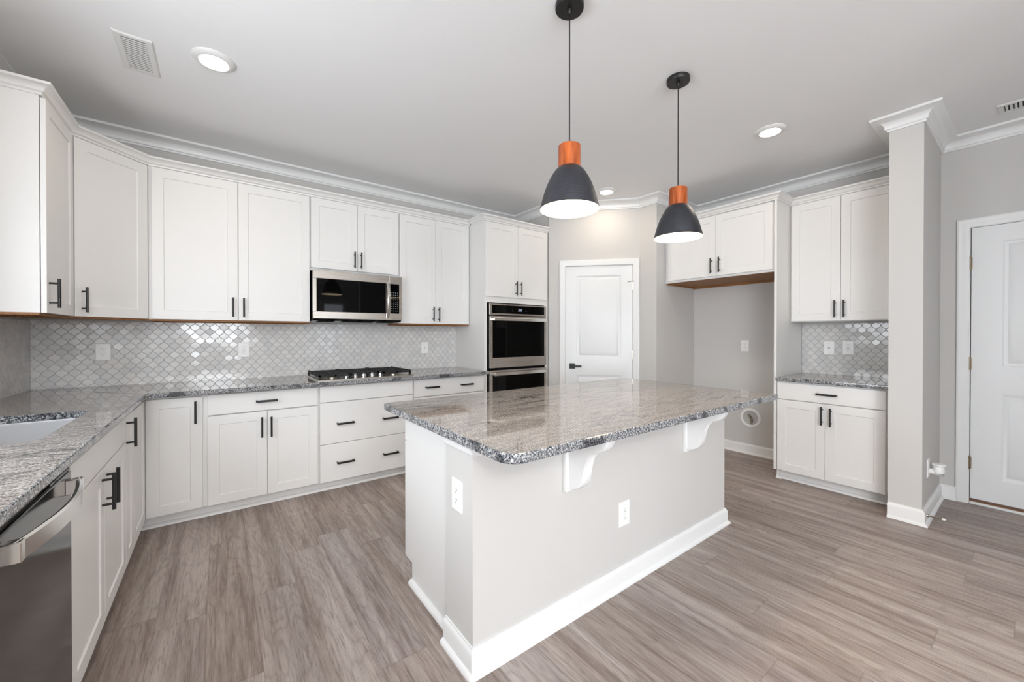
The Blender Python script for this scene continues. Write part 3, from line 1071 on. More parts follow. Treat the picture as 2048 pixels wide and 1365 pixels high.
SINK = (-0.90, -0.497, 2.06, 2.765)
hole = rounded([(SINK[0], SINK[2]), (SINK[1], SINK[2]), (SINK[1], SINK[3]), (SINK[0], SINK[3])], [0.06] * 4, 5)
EX, EY = -0.358, 3.287            # front edges of the stone
poly = rounded([(XL + 0.002, YB - 0.002), (XL + 0.002, 0.60), (EX, 0.60), (EX, EY), (2.166, EY), (2.166, YB - 0.002)], [0, 0, 0.02, 0.012, 0.008, 0], 4)
tag(stone(poly, ZT + 0.0005, ZC, 0.005, hole).obj('countertop', ['granite', 'granite_side'], smooth=40, flat=0.02), 'long L-shaped grey granite countertop running below the tiled walls', 'countertop')
poly = [(XR - 0.002, RY0), (3.835, RY0), (3.835, SY1 + 0.003), (XR - 0.002, SY1 + 0.003)]
tag(stone(poly, ZT + 0.0005, ZC, 0.004).obj('countertop', ['granite', 'granite_side'], smooth=40, flat=0.02), 'short grey granite countertop in the nook beside the stub wall', 'countertop')

# sink basin hung under the stone
r = thing('kitchen_sink', 'undermount stainless steel sink sunk in the granite by the left wall', 'sink', ((SINK[0] + SINK[1]) / 2, (SINK[2] + SINK[3]) / 2, ZT - 0.2))
m = MB()
hw, hd = (SINK[1] - SINK[0]) / 2, (SINK[3] - SINK[2]) / 2
lv = []
for (ins, z, rad) in ((-0.018, 0.199, 0.07), (0.004, 0.199, 0.06), (0.006, 0.19, 0.06), (0.012, 0.03, 0.06), (0.022, 0.008, 0.06), (0.05, 0.0, 0.05)):
    pts = rounded([(-hw + ins, -hd + ins), (hw - ins, -hd + ins), (hw - ins, hd - ins), (-hw + ins, hd - ins)], [rad] * 4, 5)
    lv.append([m.bm.verts.new((x, y, z)) for x, y in pts])
for A, B in zip(lv, lv[1:]):
    n = len(A)
    for i in range(n):
        m.bm.faces.new((A[i], A[(i + 1) % n], B[(i + 1) % n], B[i]))
m.bm.faces.new(lv[-1])
m.obj('basin', 'sink_steel', r)
m = MB().lathe([(0.0, 0.004), (0.03, 0.004), (0.045, 0.002), (0.045, 0.0005), (0, 0.0005)], 24)
m.obj('drain', 'chrome', r)

# ------------------------------------------------------------------ lantern-tile backsplashes
TWD, THT = 0.0615, 0.0712


def lantern_mesh(u0, u1, v0, v1, phase=(0, 0)):
    """tiled field in local (x = along the wall, z up), facing -y; back at y=0"""
    m = MB()
    bm = m.bm
    hw, hh = TWD / 2, THT / 2
    A = 0.0030
    n = 6
    q = []
    for i in range(n):
        t = i / n
        x, z = hw * t, hh * (1 - t)
        L = math.hypot(hw, hh)
        nx, nz = hh / L, hw / L
        a = -A * math.sin(2 * PI * t)
        q.append((x + nx * a, z + nz * a))
    outline = []
    seg = q + [(hw, 0.0)]
    outline += seg[:-1]                                          # top -> right
    outline += [(x, -z) for x, z in reversed(seg)][:-1]          # right -> bottom
    outline += [(-x, -z) for x, z in seg][:-1]                   # bottom -> left
    outline += [(-x, z) for x, z in reversed(seg)][:-1]          # left -> top
    k = len(outline)
    rings = [(0.960, -0.0030), (0.954, -0.0056), (0.934, -0.0069), (0.905, -0.0072), (0.885, -0.0072)]
    nu, nv = int((u1 - u0) / TWD) + 3, int((v1 - v0) / THT) + 3
    for i in range(-1, nu):
        for j in range(-1, nv):
            for off in (0, 1):
                cx = u0 + phase[0] + (i + off * 0.5) * TWD
                cz = v0 + phase[1] + (j + off * 0.5) * THT
                if cx < u0 - hw or cx > u1 + hw or cz < v0 - hh or cz > v1 + hh:
                    continue
                tx, tz = random.gauss(0, 0.010), random.gauss(0, 0.010)
                prev = None
                for s, y in rings:
                    cur = [bm.verts.new((cx + x * s, y + tx * x * s + tz * z * s, cz + z * s)) for x, z in outline]
                    if prev:
                        for a in range(k):
                            bm.faces.new((prev[a], prev[(a + 1) % k], cur[(a + 1) % k], cur[a]))
                    prev = cur
                c = bm.verts.new((cx, -0.0072, cz))
                for a in range(k):
                    bm.faces.new((prev[a], prev[(a + 1) % k], c))
    for co, no in (((u0, 0, 0), (-1, 0, 0)), ((u1, 0, 0), (1, 0, 0)), ((0, 0, v0), (0, 0, -1)), ((0, 0, v1), (0, 0, 1))):
        bmesh.ops.bisect_plane(bm, geom=bm.verts[:] + bm.edges[:] + bm.faces[:], plane_co=co, plane_no=no, clear_outer=True)
    return m


def backsplash(label, loc, rz, w, v0, v1, phase=(0, 0)):
    r = thing('backsplash', label, 'backsplash', (loc[0], loc[1], v0), rz)
    h = v1 - v0
    MB().box(0, w, -0.0035, -0.0005, 0, h).obj('grout_bed', 'grout', r)
    lantern_mesh(0, w, 0, h, phase).obj('tiles', 'tile', r, smooth=60)
    return r


backsplash('grey lantern tile backsplash along the back wall behind the cooktop', (XL + 0.001, YB), 0, TX0 - XL - 0.002, ZC + 0.0005, 1.353, (0.02, 0.03))
backsplash('dark-looking lantern tile backsplash on the sink wall, running out of frame', (XL, WIN_SINK[1] + 0.11), LR, YB - 0.009 - WIN_SINK[1] - 0.11, ZC + 0.0005, 1.353, (0.03, 0.03))
backsplash('small lantern tile backsplash above the nook counter', (XR, RY0), RR, RY0 - SY1 - 0.002, ZC + 0.0005, 1.360, (0.01, 0.05))

# ------------------------------------------------------------------ island
IX0, IX1, IYF, IYM, IYB = 0.745, 2.690, 1.245, 1.457, 1.975
r = thing('kitchen_island', 'kitchen island with a painted knee wall facing the room', 'kitchen island', ((IX0 + IX1) / 2, (IYF + IYB) / 2, 0))
ox, oy = r.location.x, r.location.y
MB().box(IX0 - ox, IX1 - ox, IYF - oy, IYM - oy, 0, ZT).obj('knee_wall', 'wall', r)
m = MB().prism([(IYM - oy, 0), (IYB - 0.075 - oy, 0), (IYB - 0.075 - oy, 0.1), (IYB - oy, 0.1), (IYB - oy, ZT), (IYM - oy, ZT)], 'x', IX0 + 0.035 - ox, IX1 - 0.03 - ox)
m.obj('carcass', 'cabinet', r, smooth=0)
# island doors on the cooking side
iw = (IX1 - 0.03 - IX0 - 0.035) / 4
for k in range(4):
    xa = IX1 - 0.03 - ox - k * iw - 0.004
    d = shaker(iw - 0.006, 0.60).obj('door', 'cabinet', r, loc=(xa, IYB - oy + GAP, 0.10), rot=(0, 0, PI))
    pull(True).obj('handle', 'black', d, loc=(0.035 if k % 2 else iw - 0.041, 0, 0.51))
    d = slab(iw - 0.006, 0.135).obj('drawer', 'cabinet', r, loc=(xa, IYB - oy + GAP, 0.707), rot=(0, 0, PI))
    pull(False, 0.132).obj('handle', 'black', d, loc=(iw / 2, 0, 0.07))
m = MB().sweep(BASE, [(IX0 - ox, IYM - oy), (IX0 - ox, IYF - oy), (IX1 - ox, IYF - oy), (IX1 - ox, IYM - oy)])
m.obj('baseboard', 'trim', r)
m = MB().sweep(SHOE, [(IX0 + 0.035 - ox, IYB - 0.075 - oy), (IX0 + 0.035 - ox, IYM - oy)])
m.obj('shoe_moulding', 'trim', r)
BED = [(0, -0.052), (0.006, -0.052), (0.008, -0.046), (0.013, -0.042), (0.015, -0.024), (0.022, -0.018), (0.022, 0), (0, 0)]
m = MB().sweep(BED, [(IX0 - ox, IYM - oy), (IX0 - ox, IYF - oy), (IX1 - ox, IYF - oy), (IX1 - ox, IYM - oy)], ZT)
m.obj('cap_moulding', 'trim', r)
CB = [(0, 0.585), (-0.030, 0.588), (-0.058, 0.594), (-0.083, 0.612), (-0.098, 0.638), (-0.101, 0.675), (-0.104, 0.712), (-0.114, 0.742), (-0.135, 0.764), (-0.165, 0.776),
      (-0.192, 0.783), (-0.212, 0.798), (-0.224, 0.820), (-0.228, 0.84), (-0.228, ZT - 0.001), (0, ZT - 0.001)]
for cx in (1.245, 2.213):
    m = MB().prism([(IYF - 0.004 + a, b) for a, b in CB], 'x', cx - 0.028, cx + 0.028, bev=0.005)
    m.box(cx - 0.045, cx + 0.045, IYF - 0.022, IYF, 0.572, ZT - 0.001, 0.004, 2)
    o = m.obj('corbel', 'trim', r, smooth=40)
    o.location = (-ox, -oy, 0)
poly = rounded([(0.690, 0.940), (2.728, 0.940), (2.728, 2.080), (0.690, 2.080)], [0.065, 0.022, 0.02, 0.03], 8)
m = stone(poly, ZT + 0.0005, ZC + 0.003, 0.006)
tag(m.obj('countertop', ['granite', 'granite_side'], smooth=40, flat=0.02), 'polished grey granite slab with rounded corners on top of the island', 'countertop')


# ------------------------------------------------------------------ outlets and switches
def plate(label, cat, loc, rz, style, w=0.079, h=0.122, name='wall_outlet', group=None):
    """local: plate centred on the origin, back on the wall at y=0, front -y"""
    r = thing(name, label, cat, loc, rz, group)
    MB().loops(w, h, [(0, 0), (0, -0.003), (0.003, -0.006)], -w / 2, -h / 2).obj('cover_plate', 'plastic', r)
    if style == 'duplex':
        for s in (-1, 1):
            m = MB()
            pts = []
            for i in range(24):
                a = 2 * PI * i / 24
                pts.append((0.0172 * math.cos(a), max(-0.0135, min(0.0135, 0.0172 * math.sin(a))) + s * 0.0195))
            m.prism(pts, 'y', -0.0075, -0.0055)
            rc = m.obj('receptacle', 'plastic', r, smooth=0)
            m = MB()
            for x in (-0.0065, 0.0065):
                m.box(x - 0.0011, x + 0.0011, -0.0079, -0.0074, s * 0.0195 + 0.001, s * 0.0195 + 0.0085)
            m.cyl((0, -0.0079, s * 0.0195 - 0.0065), (0, -0.0074, s * 0.0195 - 0.0065), 0.0027, n=10)
            m.obj('slots', 'slot', rc)
        MB().cyl((0, -0.0068, 0), (0, -0.0058, 0), 0.003, n=10).obj('screw', 'screw', r)
    elif style == 'decora':
        MB().loops(0.034, 0.068, [(0, -0.0055), (0, -0.007), (0.001, -0.0078)], -0.017, -0.034).obj('receptacle', 'plastic', r)
        for s in (-1, 1):
            m = MB()
            for x in (-0.006, 0.006):
                m.box(x - 0.001, x + 0.001, -0.0083, -0.0077, s * 0.021 + 0.001, s * 0.021 + 0.0085)
            m.cyl((0, -0.0083, s * 0.021 - 0.006), (0, -0.0077, s * 0.021 - 0.006), 0.0025, n=10)
            m.obj('slots', 'slot', r)
            MB().box(-0.007, 0.007, -0.0086, -0.0077, min(s * 0.0005, s * 0.005), max(s * 0.0005, s * 0.005)).obj('test_button', 'plastic_edge', r)
    elif style == 'toggle':
        MB().box(-0.005, 0.005, -0.0065, -0.0055, -0.012, 0.012).obj('switch_slot', 'plastic_edge', r)
        MB().prism([(-0.006, -0.004), (-0.017, 0.004), (-0.017, 0.009), (-0.006, 0.006)], 'x', -0.0035, 0.0035).obj('toggle', 'plastic', r)
        for s in (-1, 1):
            MB().cyl((0, -0.0068, s * 0.03), (0, -0.0058, s * 0.03), 0.003, n=10).obj('screw', 'plastic_edge', r)
    elif style == 'jack':
        MB().box(-0.008, 0.008, -0.0075, -0.0055, -0.007, 0.007).obj('jack', 'plastic_edge', r)
        for s in (-1, 1):
            MB().cyl((0, -0.0068, s * 0.042), (0, -0.0058, s * 0.042), 0.003, n=10).obj('screw', 'plastic_edge', r)
    return r


TY = 0.0078
plate('white duplex outlet on the tiles near the kitchen corner', 'outlet', (-0.657, YB - TY, 1.136), 0, 'duplex')
plate('white outlet with test buttons on the tiles, between corner and cooktop', 'outlet', (0.167, YB - TY, 1.130), 0, 'decora')
plate('white wall switch plate on the tiles close to the oven tower', 'switch', (1.783, YB - TY, 1.116), 0, 'toggle', name='wall_switch')
plate('white duplex outlet on the bare wall of the refrigerator space', 'outlet', (XR, 1.860, 1.138), RR, 'duplex')
plate('white jack plate on the nook tiles, the one farther from the stub wall', 'wall plate', (XR - TY, 1.136, 1.137), RR, 'jack', name='jack_plate')
plate('white outlet with test buttons on the nook tiles near the stub wall', 'outlet', (XR - TY, 1.0, 1.143), RR, 'decora')
plate('white duplex outlet low on the long painted face of the island', 'outlet', (1.628, IYF, 0.358), 0, 'duplex')
plate('white duplex outlet on the narrow end of the island', 'outlet', (IX0, 1.36, 0.630), -PI / 2, 'duplex')
plate('white duplex outlet with a plugged-in freshener at the foot of the stub wall', 'outlet', (3.925, SY0, 0.335), 0, 'duplex')
r = thing('plug_in_freshener', 'white plug-in air freshener with a clear bottle on the stub wall outlet', 'air freshener', (3.925, SY0, 0.335))
m = MB().lathe([(0.0, -0.0085), (0.018, -0.0085), (0.018, -0.025), (0.020, -0.035), (0.0, -0.04)], 20, (0.0, 0, -0.019), 'y')
m.lathe([(0.0, 0.0), (0.026, 0.0), (0.030, 0.012), (0.027, 0.045), (0.033, 0.052), (0.033, 0.062), (0.0, 0.062)], 20, (0.0, -0.052, -0.022))
m.obj('housing', 'plastic', r)
m = MB().lathe([(0.0, -0.018), (0.020, -0.018), (0.026, -0.010), (0.026, 0.0), (0.0, 0.0)], 20, (0.0, -0.052, -0.022))
m.obj('bottle', 'clear', r)

# spring door stop on the stub baseboard
r = thing('door_stop', 'nickel spring door stop with a white tip on the stub wall baseboard', 'door stop', (3.77, SY0 - 0.015, 0.052))
m = MB().lathe([(0, 0), (0.011, 0), (0.011, -0.004), (0.007, -0.01), (0, -0.01)], 16, (0, 0, 0), 'y')
for k in range(20):
    m.lathe([(0.0032, -0.008 - k * 0.0030), (0.0046, -0.0095 - k * 0.0030), (0.0032, -0.011 - k * 0.0030)], 10, (0, 0, 0), 'y')
m.obj('spring', 'brass', r)
MB().lathe([(0, -0.068), (0.006, -0.068), (0.007, -0.072), (0.007, -0.082), (0.005, -0.085), (0, -0.085)], 14, (0, 0, 0), 'y').obj('tip', 'rubber', r)

# recessed round water box in the refrigerator space
r = thing('water_supply_box', 'round white recessed water box low in the refrigerator space', 'water box', (XR, 1.803, 0.382), RR)
MB().lathe([(0.074, -0.0005), (0.101, -0.0005), (0.101, -0.004), (0.097, -0.008), (0.078, -0.008), (0.074, -0.005)], 48, (0, 0, 0), 'y', close=True).obj('flange', 'plastic', r)
m = MB().lathe([(0.076, -0.005), (0.070, -0.0015), (0.0, -0.0012)], 40, (0, 0, 0), 'y')
m.obj('dish', 'plastic_edge', r)
m = MB().cyl((0.016, -0.003, -0.03), (0.016, -0.02, -0.03), 0.012, n=12).cyl((0.016, -0.016, -0.06), (0.016, -0.016, 0.0), 0.008, n=12)
m.box(-0.008, 0.040, -0.022, -0.012, 0.0, 0.008, 0.002).cyl((-0.02, -0.006, 0.03), (0.01, -0.012, 0.012), 0.011, n=10)
m.obj('valve', 'brass', r)

# ------------------------------------------------------------------ cooktop
CT = (0.612, 1.386, 3.335, 3.865)
r = thing('gas_cooktop', 'stainless gas cooktop with black iron grates and five knobs', 'cooktop', ((CT[0] + CT[1]) / 2, (CT[2] + CT[3]) / 2, ZC))
hw, hd = (CT[1] - CT[0]) / 2, (CT[3] - CT[2]) / 2
MB().loops(2 * hw, 2 * hd, [(0, 0.0), (0, 0.006), (0.003, 0.009), (0.012, 0.009), (0.02, 0.007)], -hw, -hd).obj('tray', 'steel', r, rot=(0, 0, 0))
tray = [c for c in r.children if c.name.startswith('tray')][0]
for v in tray.data.vertices:        # laid flat: panel y becomes height
    x, y, z = v.co
    v.co = (x, z, y + 0.0005)
burners = [(-0.255, 0.14), (0.255, 0.14), (-0.255, -0.11), (0.255, -0.11), (0.0, 0.12)]
for bx_, by_ in burners:
    b = MB().lathe([(0, 0.008), (0.045, 0.008), (0.045, 0.016), (0.030, 0.020), (0.0, 0.020)], 24, (bx_, by_, 0)).obj('burner', 'nickel', r)
    MB().lathe([(0, 0.0201), (0.034, 0.0201), (0.036, 0.024), (0.032, 0.028), (0, 0.028)], 24, (bx_, by_, 0)).obj('burner_cap', 'grate', b)
gz0, gz1 = 0.030, 0.046
for gx0, gx1, gy0 in ((-hw + 0.012, -0.130, -hd + 0.035), (-0.126, 0.126, -hd + 0.14), (0.130, hw - 0.012, -hd + 0.035)):
    m = MB()
    gy1 = hd - 0.02
    m.box(gx0, gx1, gy0, gy0 + 0.014, gz0, gz1).box(gx0, gx1, gy1 - 0.014, gy1, gz0, gz1)
    m.box(gx0, gx0 + 0.014, gy0, gy1, gz0, gz1).box(gx1 - 0.014, gx1, gy0, gy1, gz0, gz1)
    cxm = (gx0 + gx1) / 2
    m.box(cxm - 0.006, cxm + 0.006, gy0, gy1, gz0 + 0.002, gz1)
    k = 7
    for i in range(1, k):
        yy = gy0 + (gy1 - gy0) * i / k
        m.box(gx0, gx1, yy - 0.005, yy + 0.005, gz0 + 0.003, gz1)
    for x in (gx0 + 0.007, gx1 - 0.007):
        for y in (gy0 + 0.007, gy1 - 0.007):
            m.box(x - 0.008, x + 0.008, y - 0.008, y + 0.008, 0.0075, gz0)
        for i in range(9):
            yy = gy0 + 0.012 + (gy1 - gy0 - 0.024) * i / 8
            m.box(x - 0.007, x + 0.007, yy - 0.006, yy + 0.006, gz1, gz1 + 0.006)
    m.obj('grate', 'grate', r)
for i in range(5):
    kx = -0.163 + i * 0.0698
    k_ = MB().lathe([(0.021, 0.0078), (0.021, 0.011), (0.017, 0.014), (0.0165, 0.024), (0.0145, 0.034), (0.011, 0.036), (0, 0.036)], 24, (kx, -hd + 0.075, 0))
    k_.box(kx - 0.004, kx + 0.004, -hd + 0.056, -hd + 0.094, 0.030, 0.044, 0.0015)
    k_.obj('knob', 'chrome', r)

# ------------------------------------------------------------------ microwave
MX0, MX1, MZ0, MZ1 = 0.622, 1.378, 1.392, 1.799
r = thing('microwave_oven', 'stainless over-the-range microwave with black glass door above the cooktop', 'microwave', (MX0, YB, MZ0))
mw, mh = MX1 - MX0, MZ1 - MZ0
MB().box(0.004, mw - 0.004, -0.385, -0.011, 0.0, mh).obj('housing', 'gap', r)
m = MB().prism([(-0.385, 0.0), (-0.40, 0.0), (-0.385, -0.016), (-0.03, -0.030), (-0.03, 0)], 'x', 0.004, mw - 0.004)
u = m.obj('vent_base', 'steel_dark', r, smooth=0)
m = MB()
for xa, xb in ((0.05, 0.18), (0.24, 0.52), (0.56, 0.70)):
    m.prism([(-0.36, -0.0185), (-0.24, -0.0228), (-0.24, -0.0238), (-0.36, -0.0195)], 'x', xa, xb)
m.obj('vent_filter', 'gap', u, smooth=0)
yf = -0.411
pd_ = 0.640                       # door / control split
m = MB()
m.box(0.0, 0.022, yf, -0.385, 0.0, mh, 0.002)
gx0, gx1, gz0, gz1 = 0.026, 0.603, 0.062, 0.336
m = MB()
m.box(0.0, pd_ - 0.002, yf, -0.384, gz1, mh, 0.003).box(0.0, pd_ - 0.002, yf, -0.384, 0.0, gz0, 0.003)
m.box(0.0, gx0, yf, -0.384, gz0, gz1).box(gx1, pd_ - 0.002, yf, -0.384, gz0, gz1)
dr = m.obj('microwave_door', 'steel', r)
MB().box(gx0, gx1, yf + 0.002, -0.386, gz0, gz1).obj('window_glass', 'glass', dr)
m = MB()
hp = []
for i in range(17):
    t_ = i / 16
    hp.append((yf - 0.006 - 0.036 * math.sin(PI * t_), 0.020 + 0.335 * t_))
bm = m.bm
rows = []
for (y, z) in hp:
    rows.append([bm.verts.new(p) for p in ((0.603, y + 0.006, z), (0.606, y - 0.004, z), (0.618, y - 0.007, z), (0.630, y - 0.004, z), (0.633, y + 0.006, z))])
for A, B in zip(rows, rows[1:]):
    for j in range(5):
        bm.faces.new((A[j], A[(j + 1) % 5], B[(j + 1) % 5], B[j]))
bm.faces.new(rows[0])
bm.faces.new(rows[-1][::-1])
m.obj('door_handle', 'steel_hi', dr)
m = MB()
yq = yf - 0.0005
m.lathe([(0.0050, yq), (0.0064, yq), (0.0064, yf + 0.0005), (0.0050, yf + 0.0005)], 20, (0.034, 0, 0.036), 'y', close=True)
m.box(0.0335, 0.0345, yq, yf + 0.0005, 0.033, 0.039)
m.box(0.045, 0.0465, yq, yf + 0.0005, 0.030, 0.042).box(0.0465, 0.051, yq, yf + 0.0005, 0.030, 0.0315)
m.box(0.054, 0.0555, yq, yf + 0.0005, 0.030, 0.042).box(0.0555, 0.061, yq, yf + 0.0005, 0.030, 0.0315).box(0.0555, 0.061, yq, yf + 0.0005, 0.0405, 0.042)
m.box(0.0595, 0.061, yq, yf + 0.0005, 0.0315, 0.036).box(0.058, 0.0595, yq, yf + 0.0005, 0.0345, 0.036)
m.obj('maker_mark', 'plastic_edge', dr)
cpan = MB().box(pd_, mw, yf, -0.384, 0.0, mh, 0.003).obj('control_panel', 'steel', r)
MB().box(pd_ + 0.004, mw - 0.028, yf - 0.002, yf + 0.002, 0.062, 0.336).obj('keypad_glass', 'glass', cpan)
MB().box(mw - 0.028, mw - 0.025, yf - 0.003, yf + 0.002, 0.060, 0.338).obj('keypad_edge', 'steel_hi', cpan)
m = MB()
for rr in range(9):
    for cc in range(4):
        x = pd_ + 0.014 + cc * 0.019
        z = 0.084 + rr * 0.021
        ww = 0.0036 if rr in (2, 3, 4, 5) and cc < 3 else 0.0065
        m.box(x - ww / 2, x + ww / 2, yf - 0.0026, yf - 0.0019, z, z + 0.004)
m.obj('key_legends', 'legend', cpan)
# dishwasher -------------------------------------------------------
DWY0, DWY1 = 1.206, 1.808
r = thing('dishwasher', 'dark stainless dishwasher with a bowed bar handle under the counter', 'dishwasher', (XL, DWY0, 0), LR)
ww = DWY1 - DWY0
MB().box(0.003, ww - 0.003, -0.590, -0.03, 0.09, ZT - 0.004).obj('tub', 'gap', r)
MB().box(0.01, ww - 0.01, -0.545, -0.05, 0.0, 0.09).obj('toe_kick', 'gap', r)
fy = -0.632
dd = MB().box(0.003, ww - 0.003, fy, -0.590, 0.10, 0.838, 0.004, 2).obj('front_panel', 'steel_dark', r, flat=0.02)
MB().box(0.004, ww - 0.004, fy + 0.004, -0.590, 0.838, 0.8475, 0.001).obj('control_strip', 'glass', r)
m = MB()
bm = m.bm
rows = []
hz0, hz1 = 0.775, 0.822
for i in range(21):
    t_ = i / 20
    x = 0.082 + 0.482 * t_
    y = fy - 0.024 - 0.032 * math.sin(PI * t_)
    rows.append([bm.verts.new(p) for p in ((x, y + 0.008, hz0 + 0.004), (x, y, hz0), (x, y - 0.006, hz0 + 0.004), (x, y - 0.006, hz1 - 0.004), (x, y, hz1), (x, y + 0.008, hz1 - 0.004))])
for A, B in zip(rows, rows[1:]):
    for j in range(6):
        bm.faces.new((A[j], A[(j + 1) % 6], B[(j + 1) % 6], B[j]))
bm.faces.new(rows[0])
bm.faces.new(rows[-1][::-1])
for xa in (0.080, 0.538):
    m.box(xa, xa + 0.028, fy - 0.034, fy + 0.001, hz0 + 0.001, hz1 - 0.001, 0.002)
m.obj('door_handle', 'steel_hi', dd)


# ------------------------------------------------------------------ ceiling fixtures
def downlight(label, x, y, lens='can_lens'):
    r = thing('recessed_downlight', label, 'ceiling light', (x, y, CEIL))
    MB().lathe([(0.097, 0.0), (0.097, -0.004), (0.092, -0.010), (0.078, -0.017), (0.066, -0.018), (0.062, -0.014), (0.062, 0.0)], 48).obj('trim_ring', 'ventwhite', r)
    MB().lathe([(0.063, -0.015), (0.04, -0.0155), (0, -0.016)], 32).obj('lens', lens, r)


downlight('round recessed downlight next to the louvred ceiling vent', -0.015, 2.677)
downlight('round recessed downlight on the ceiling in front of the pantry door', 3.200, 2.672)
downlight('round recessed downlight on the ceiling in front of the nook cabinets', 3.203, 1.167)


# added fill light behind the camera: glowing drum standing in for bounced flash
r = thing('fill_drum', 'added white glowing drum behind the camera, standing in for bounced flash', 'ceiling light', (-0.68, -1.9, CEIL))
MB().lathe([(0, 0), (0.07, 0), (0.07, -0.02), (0.012, -0.03), (0.012, -0.28), (0, -0.28)], 32).obj('canopy', 'nickel', r)
MB().lathe([(0, -0.28), (0.225, -0.28), (0.225, -0.43), (0, -0.43)], 48).obj('fill_glow', 'drum', r)


def ceiling_vent(label, x0, x1, y0, y1, n):
    r = thing('ceiling_vent', label, 'air vent', ((x0 + x1) / 2, (y0 + y1) / 2, CEIL))
    w, d = x1 - x0, y1 - y0
    f = 0.030
    m = MB()
    bm = m.bm
    rings = []
    for ins, z in ((0, -0.0005), (0, -0.003), (0.006, -0.008), (f - 0.004, -0.008), (f, -0.005), (f, -0.0005)):
        rings.append([bm.verts.new((a * (w / 2 - ins), b * (d / 2 - ins), z)) for a, b in ((-1, -1), (1, -1), (1, 1), (-1, 1))])
    for A, B in zip(rings, rings[1:]):
        for j in range(4):
            bm.faces.new((A[j], A[(j + 1) % 4], B[(j + 1) % 4], B[j]))
    m.obj('frame', 'ventwhite', r)
    MB().box(-w / 2 + f, w / 2 - f, -d / 2 + f, d / 2 - f, -0.0015, -0.0008).obj('duct', 'ductdark', r)
    for i in range(n):
        y = -d / 2 + f + (d - 2 * f) * (i + 0.5) / n
        s = (d - 2 * f) / n * 0.30
        MB().prism([(y - s, -0.0066), (y - s, -0.0074), (y + s, -0.0084), (y + s, -0.0076)], 'x', -w / 2 + f - 0.001, w / 2 - f + 0.001).obj('louvre', 'ventwhite', r, smooth=0)
    for s in (-1, 1):
        MB().lathe([(0, -0.0095), (0.004, -0.009), (0.005, -0.0078), (0, -0.0078)], 12, (0, s * (d / 2 - f / 2), 0)).obj('screw', 'screw', r)


ceiling_vent('white louvred ceiling vent beside a downlight, above the corner cabinets', -0.412, -0.262, 2.696, 3.048, 16)
ceiling_vent('white louvred ceiling vent above the entry door, cut by the frame edge', 4.035, 4.195, -0.20, 0.158, 16)


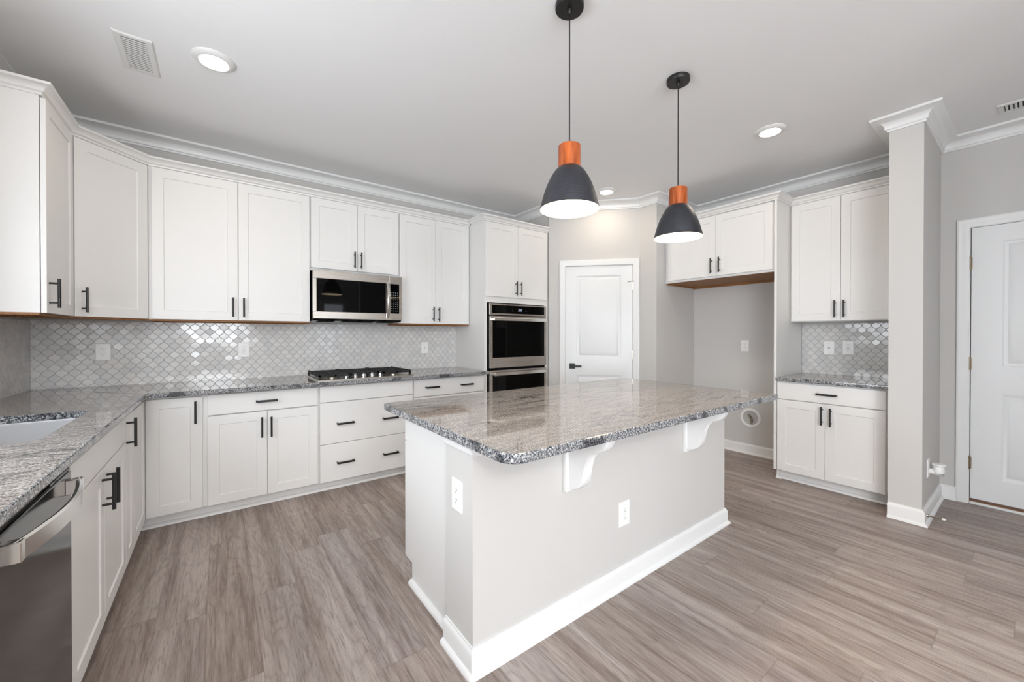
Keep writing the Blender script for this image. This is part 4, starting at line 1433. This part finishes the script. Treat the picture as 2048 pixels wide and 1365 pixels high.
def pendant():
    r = thing('pendant_lamp', 'hammered black pendant lamp with a wooden neck, the nearer one over the island', 'pendant lamp', (1.261, 1.264, CEIL), 0, 'pendant lamps over the island')
    # heights are relative to the ceiling
    MB().lathe([(0, 0), (0.060, 0), (0.0635, -0.003), (0.0635, -0.022), (0.061, -0.026), (0, -0.026)], 48).lathe([(0.011, -0.0255), (0.011, -0.034), (0.006, -0.046), (0, -0.046)], 16).obj('canopy', 'black', r)
    ztop = 2.106 - CEIL
    MB().cyl((0, 0, -0.044), (0, 0, ztop - 0.001), 0.0030, n=10).obj('cord', 'black', r)
    zc = 2.006 - CEIL
    MB().lathe([(0, ztop), (0.0485, ztop), (0.0500, ztop - 0.0015), (0.0505, zc), (0.0, zc)], 48).obj('wood_neck', 'orangewood', r)
    zr = 1.822 - CEIL
    hgt = zc - zr
    # bell outline from neck to rim
    ctl = [(0.0515, 1.0), (0.0600, 0.965), (0.0720, 0.88), (0.0870, 0.745), (0.1010, 0.585), (0.1130, 0.41), (0.1220, 0.235), (0.1290, 0.09), (0.1335, 0.0)]

    def rad(v):
        for (r0, v0), (r1, v1) in zip(ctl, ctl[1:]):
            if v1 <= v <= v0:
                t = (v0 - v) / (v0 - v1)
                return r0 + (r1 - r0) * t
        return ctl[-1][0]
    m = MB()
    bm = m.bm
    N, n, rings = 76, 456, 126
    pitch, cw = 0.0098, 0.0108
    rows = []
    arc = 0.0
    last = None
    for i in range(rings + 1):
        v = 1 - i / rings
        rr = (rad(min(1, v + 0.03)) + 2 * rad(v) + rad(max(0, v - 0.03))) / 4
        if i == rings:
            rr = ctl[-1][0]
        z = zr + v * hgt
        if last is not None:
            arc += math.hypot(rr - last[0], z - last[1])
        last = (rr, z)
        fade = min(1.0, (1 - v) * 9) * min(1.0, v * 40 + 0.2)
        row = []
        for j in range(n):
            a = 2 * PI * j / n
            best = 9.0
            k0 = round(arc / pitch)
            for k in (k0 - 1, k0, k0 + 1):
                du = (j * N / n + 0.5 * (k % 2)) % 1.0
                du = min(du, 1 - du) * cw
                best = min(best, du * du + (arc - k * pitch) ** 2)
            dmp = -0.0011 * fade * max(0.0, 1 - best / 0.0058 ** 2)
            row.append(bm.verts.new(((rr + dmp) * math.cos(a), (rr + dmp) * math.sin(a), z)))
        rows.append(row)
    for A, B in zip(rows, rows[1:]):
        for j in range(n):
            bm.faces.new((A[j], A[(j + 1) % n], B[(j + 1) % n], B[j]))
    m.obj('lamp_shade', 'black_shade', r, smooth=70)
    pr = [(rad(1 - i / 24) - 0.0030, zr + (1 - i / 24) * hgt - (0.003 if i == 0 else 0)) for i in range(25)] + [(ctl[-1][0] - 0.0025, zr - 0.0012), (ctl[-1][0] - 0.0002, zr - 0.0010)]
    MB().lathe([(0, pr[0][1])] + pr, 64).obj('shade_lining', 'shade_in', r)
    MB().lathe([(0.0, zc - 0.004), (0.020, zc - 0.004), (0.020, zc - 0.045), (0.0, zc - 0.045)], 20).obj('socket', 'plastic', r)
    MB().lathe([(0.0, zc - 0.135), (0.014, zc - 0.132), (0.025, zc - 0.122), (0.030, zc - 0.106), (0.028, zc - 0.088), (0.020, zc - 0.070), (0.014, zc - 0.046), (0.0, zc - 0.0455)], 24).obj('bulb', 'bulb', r)
    return r


t = NT('hammered_black')
t.set(base=rgb(88, 90, 96), rough=0.3, metal=1.0)
M['black_shade'] = t.m
p1 = pendant()
p2 = p1.copy()
COL.objects.link(p2)
p2.location = (2.130, 1.252, CEIL)
p2['label'] = 'hammered black pendant lamp with a wooden neck, the farther one over the island'
for ch in list(p1.children):
    c = ch.copy()
    COL.objects.link(c)
    c.parent = p2
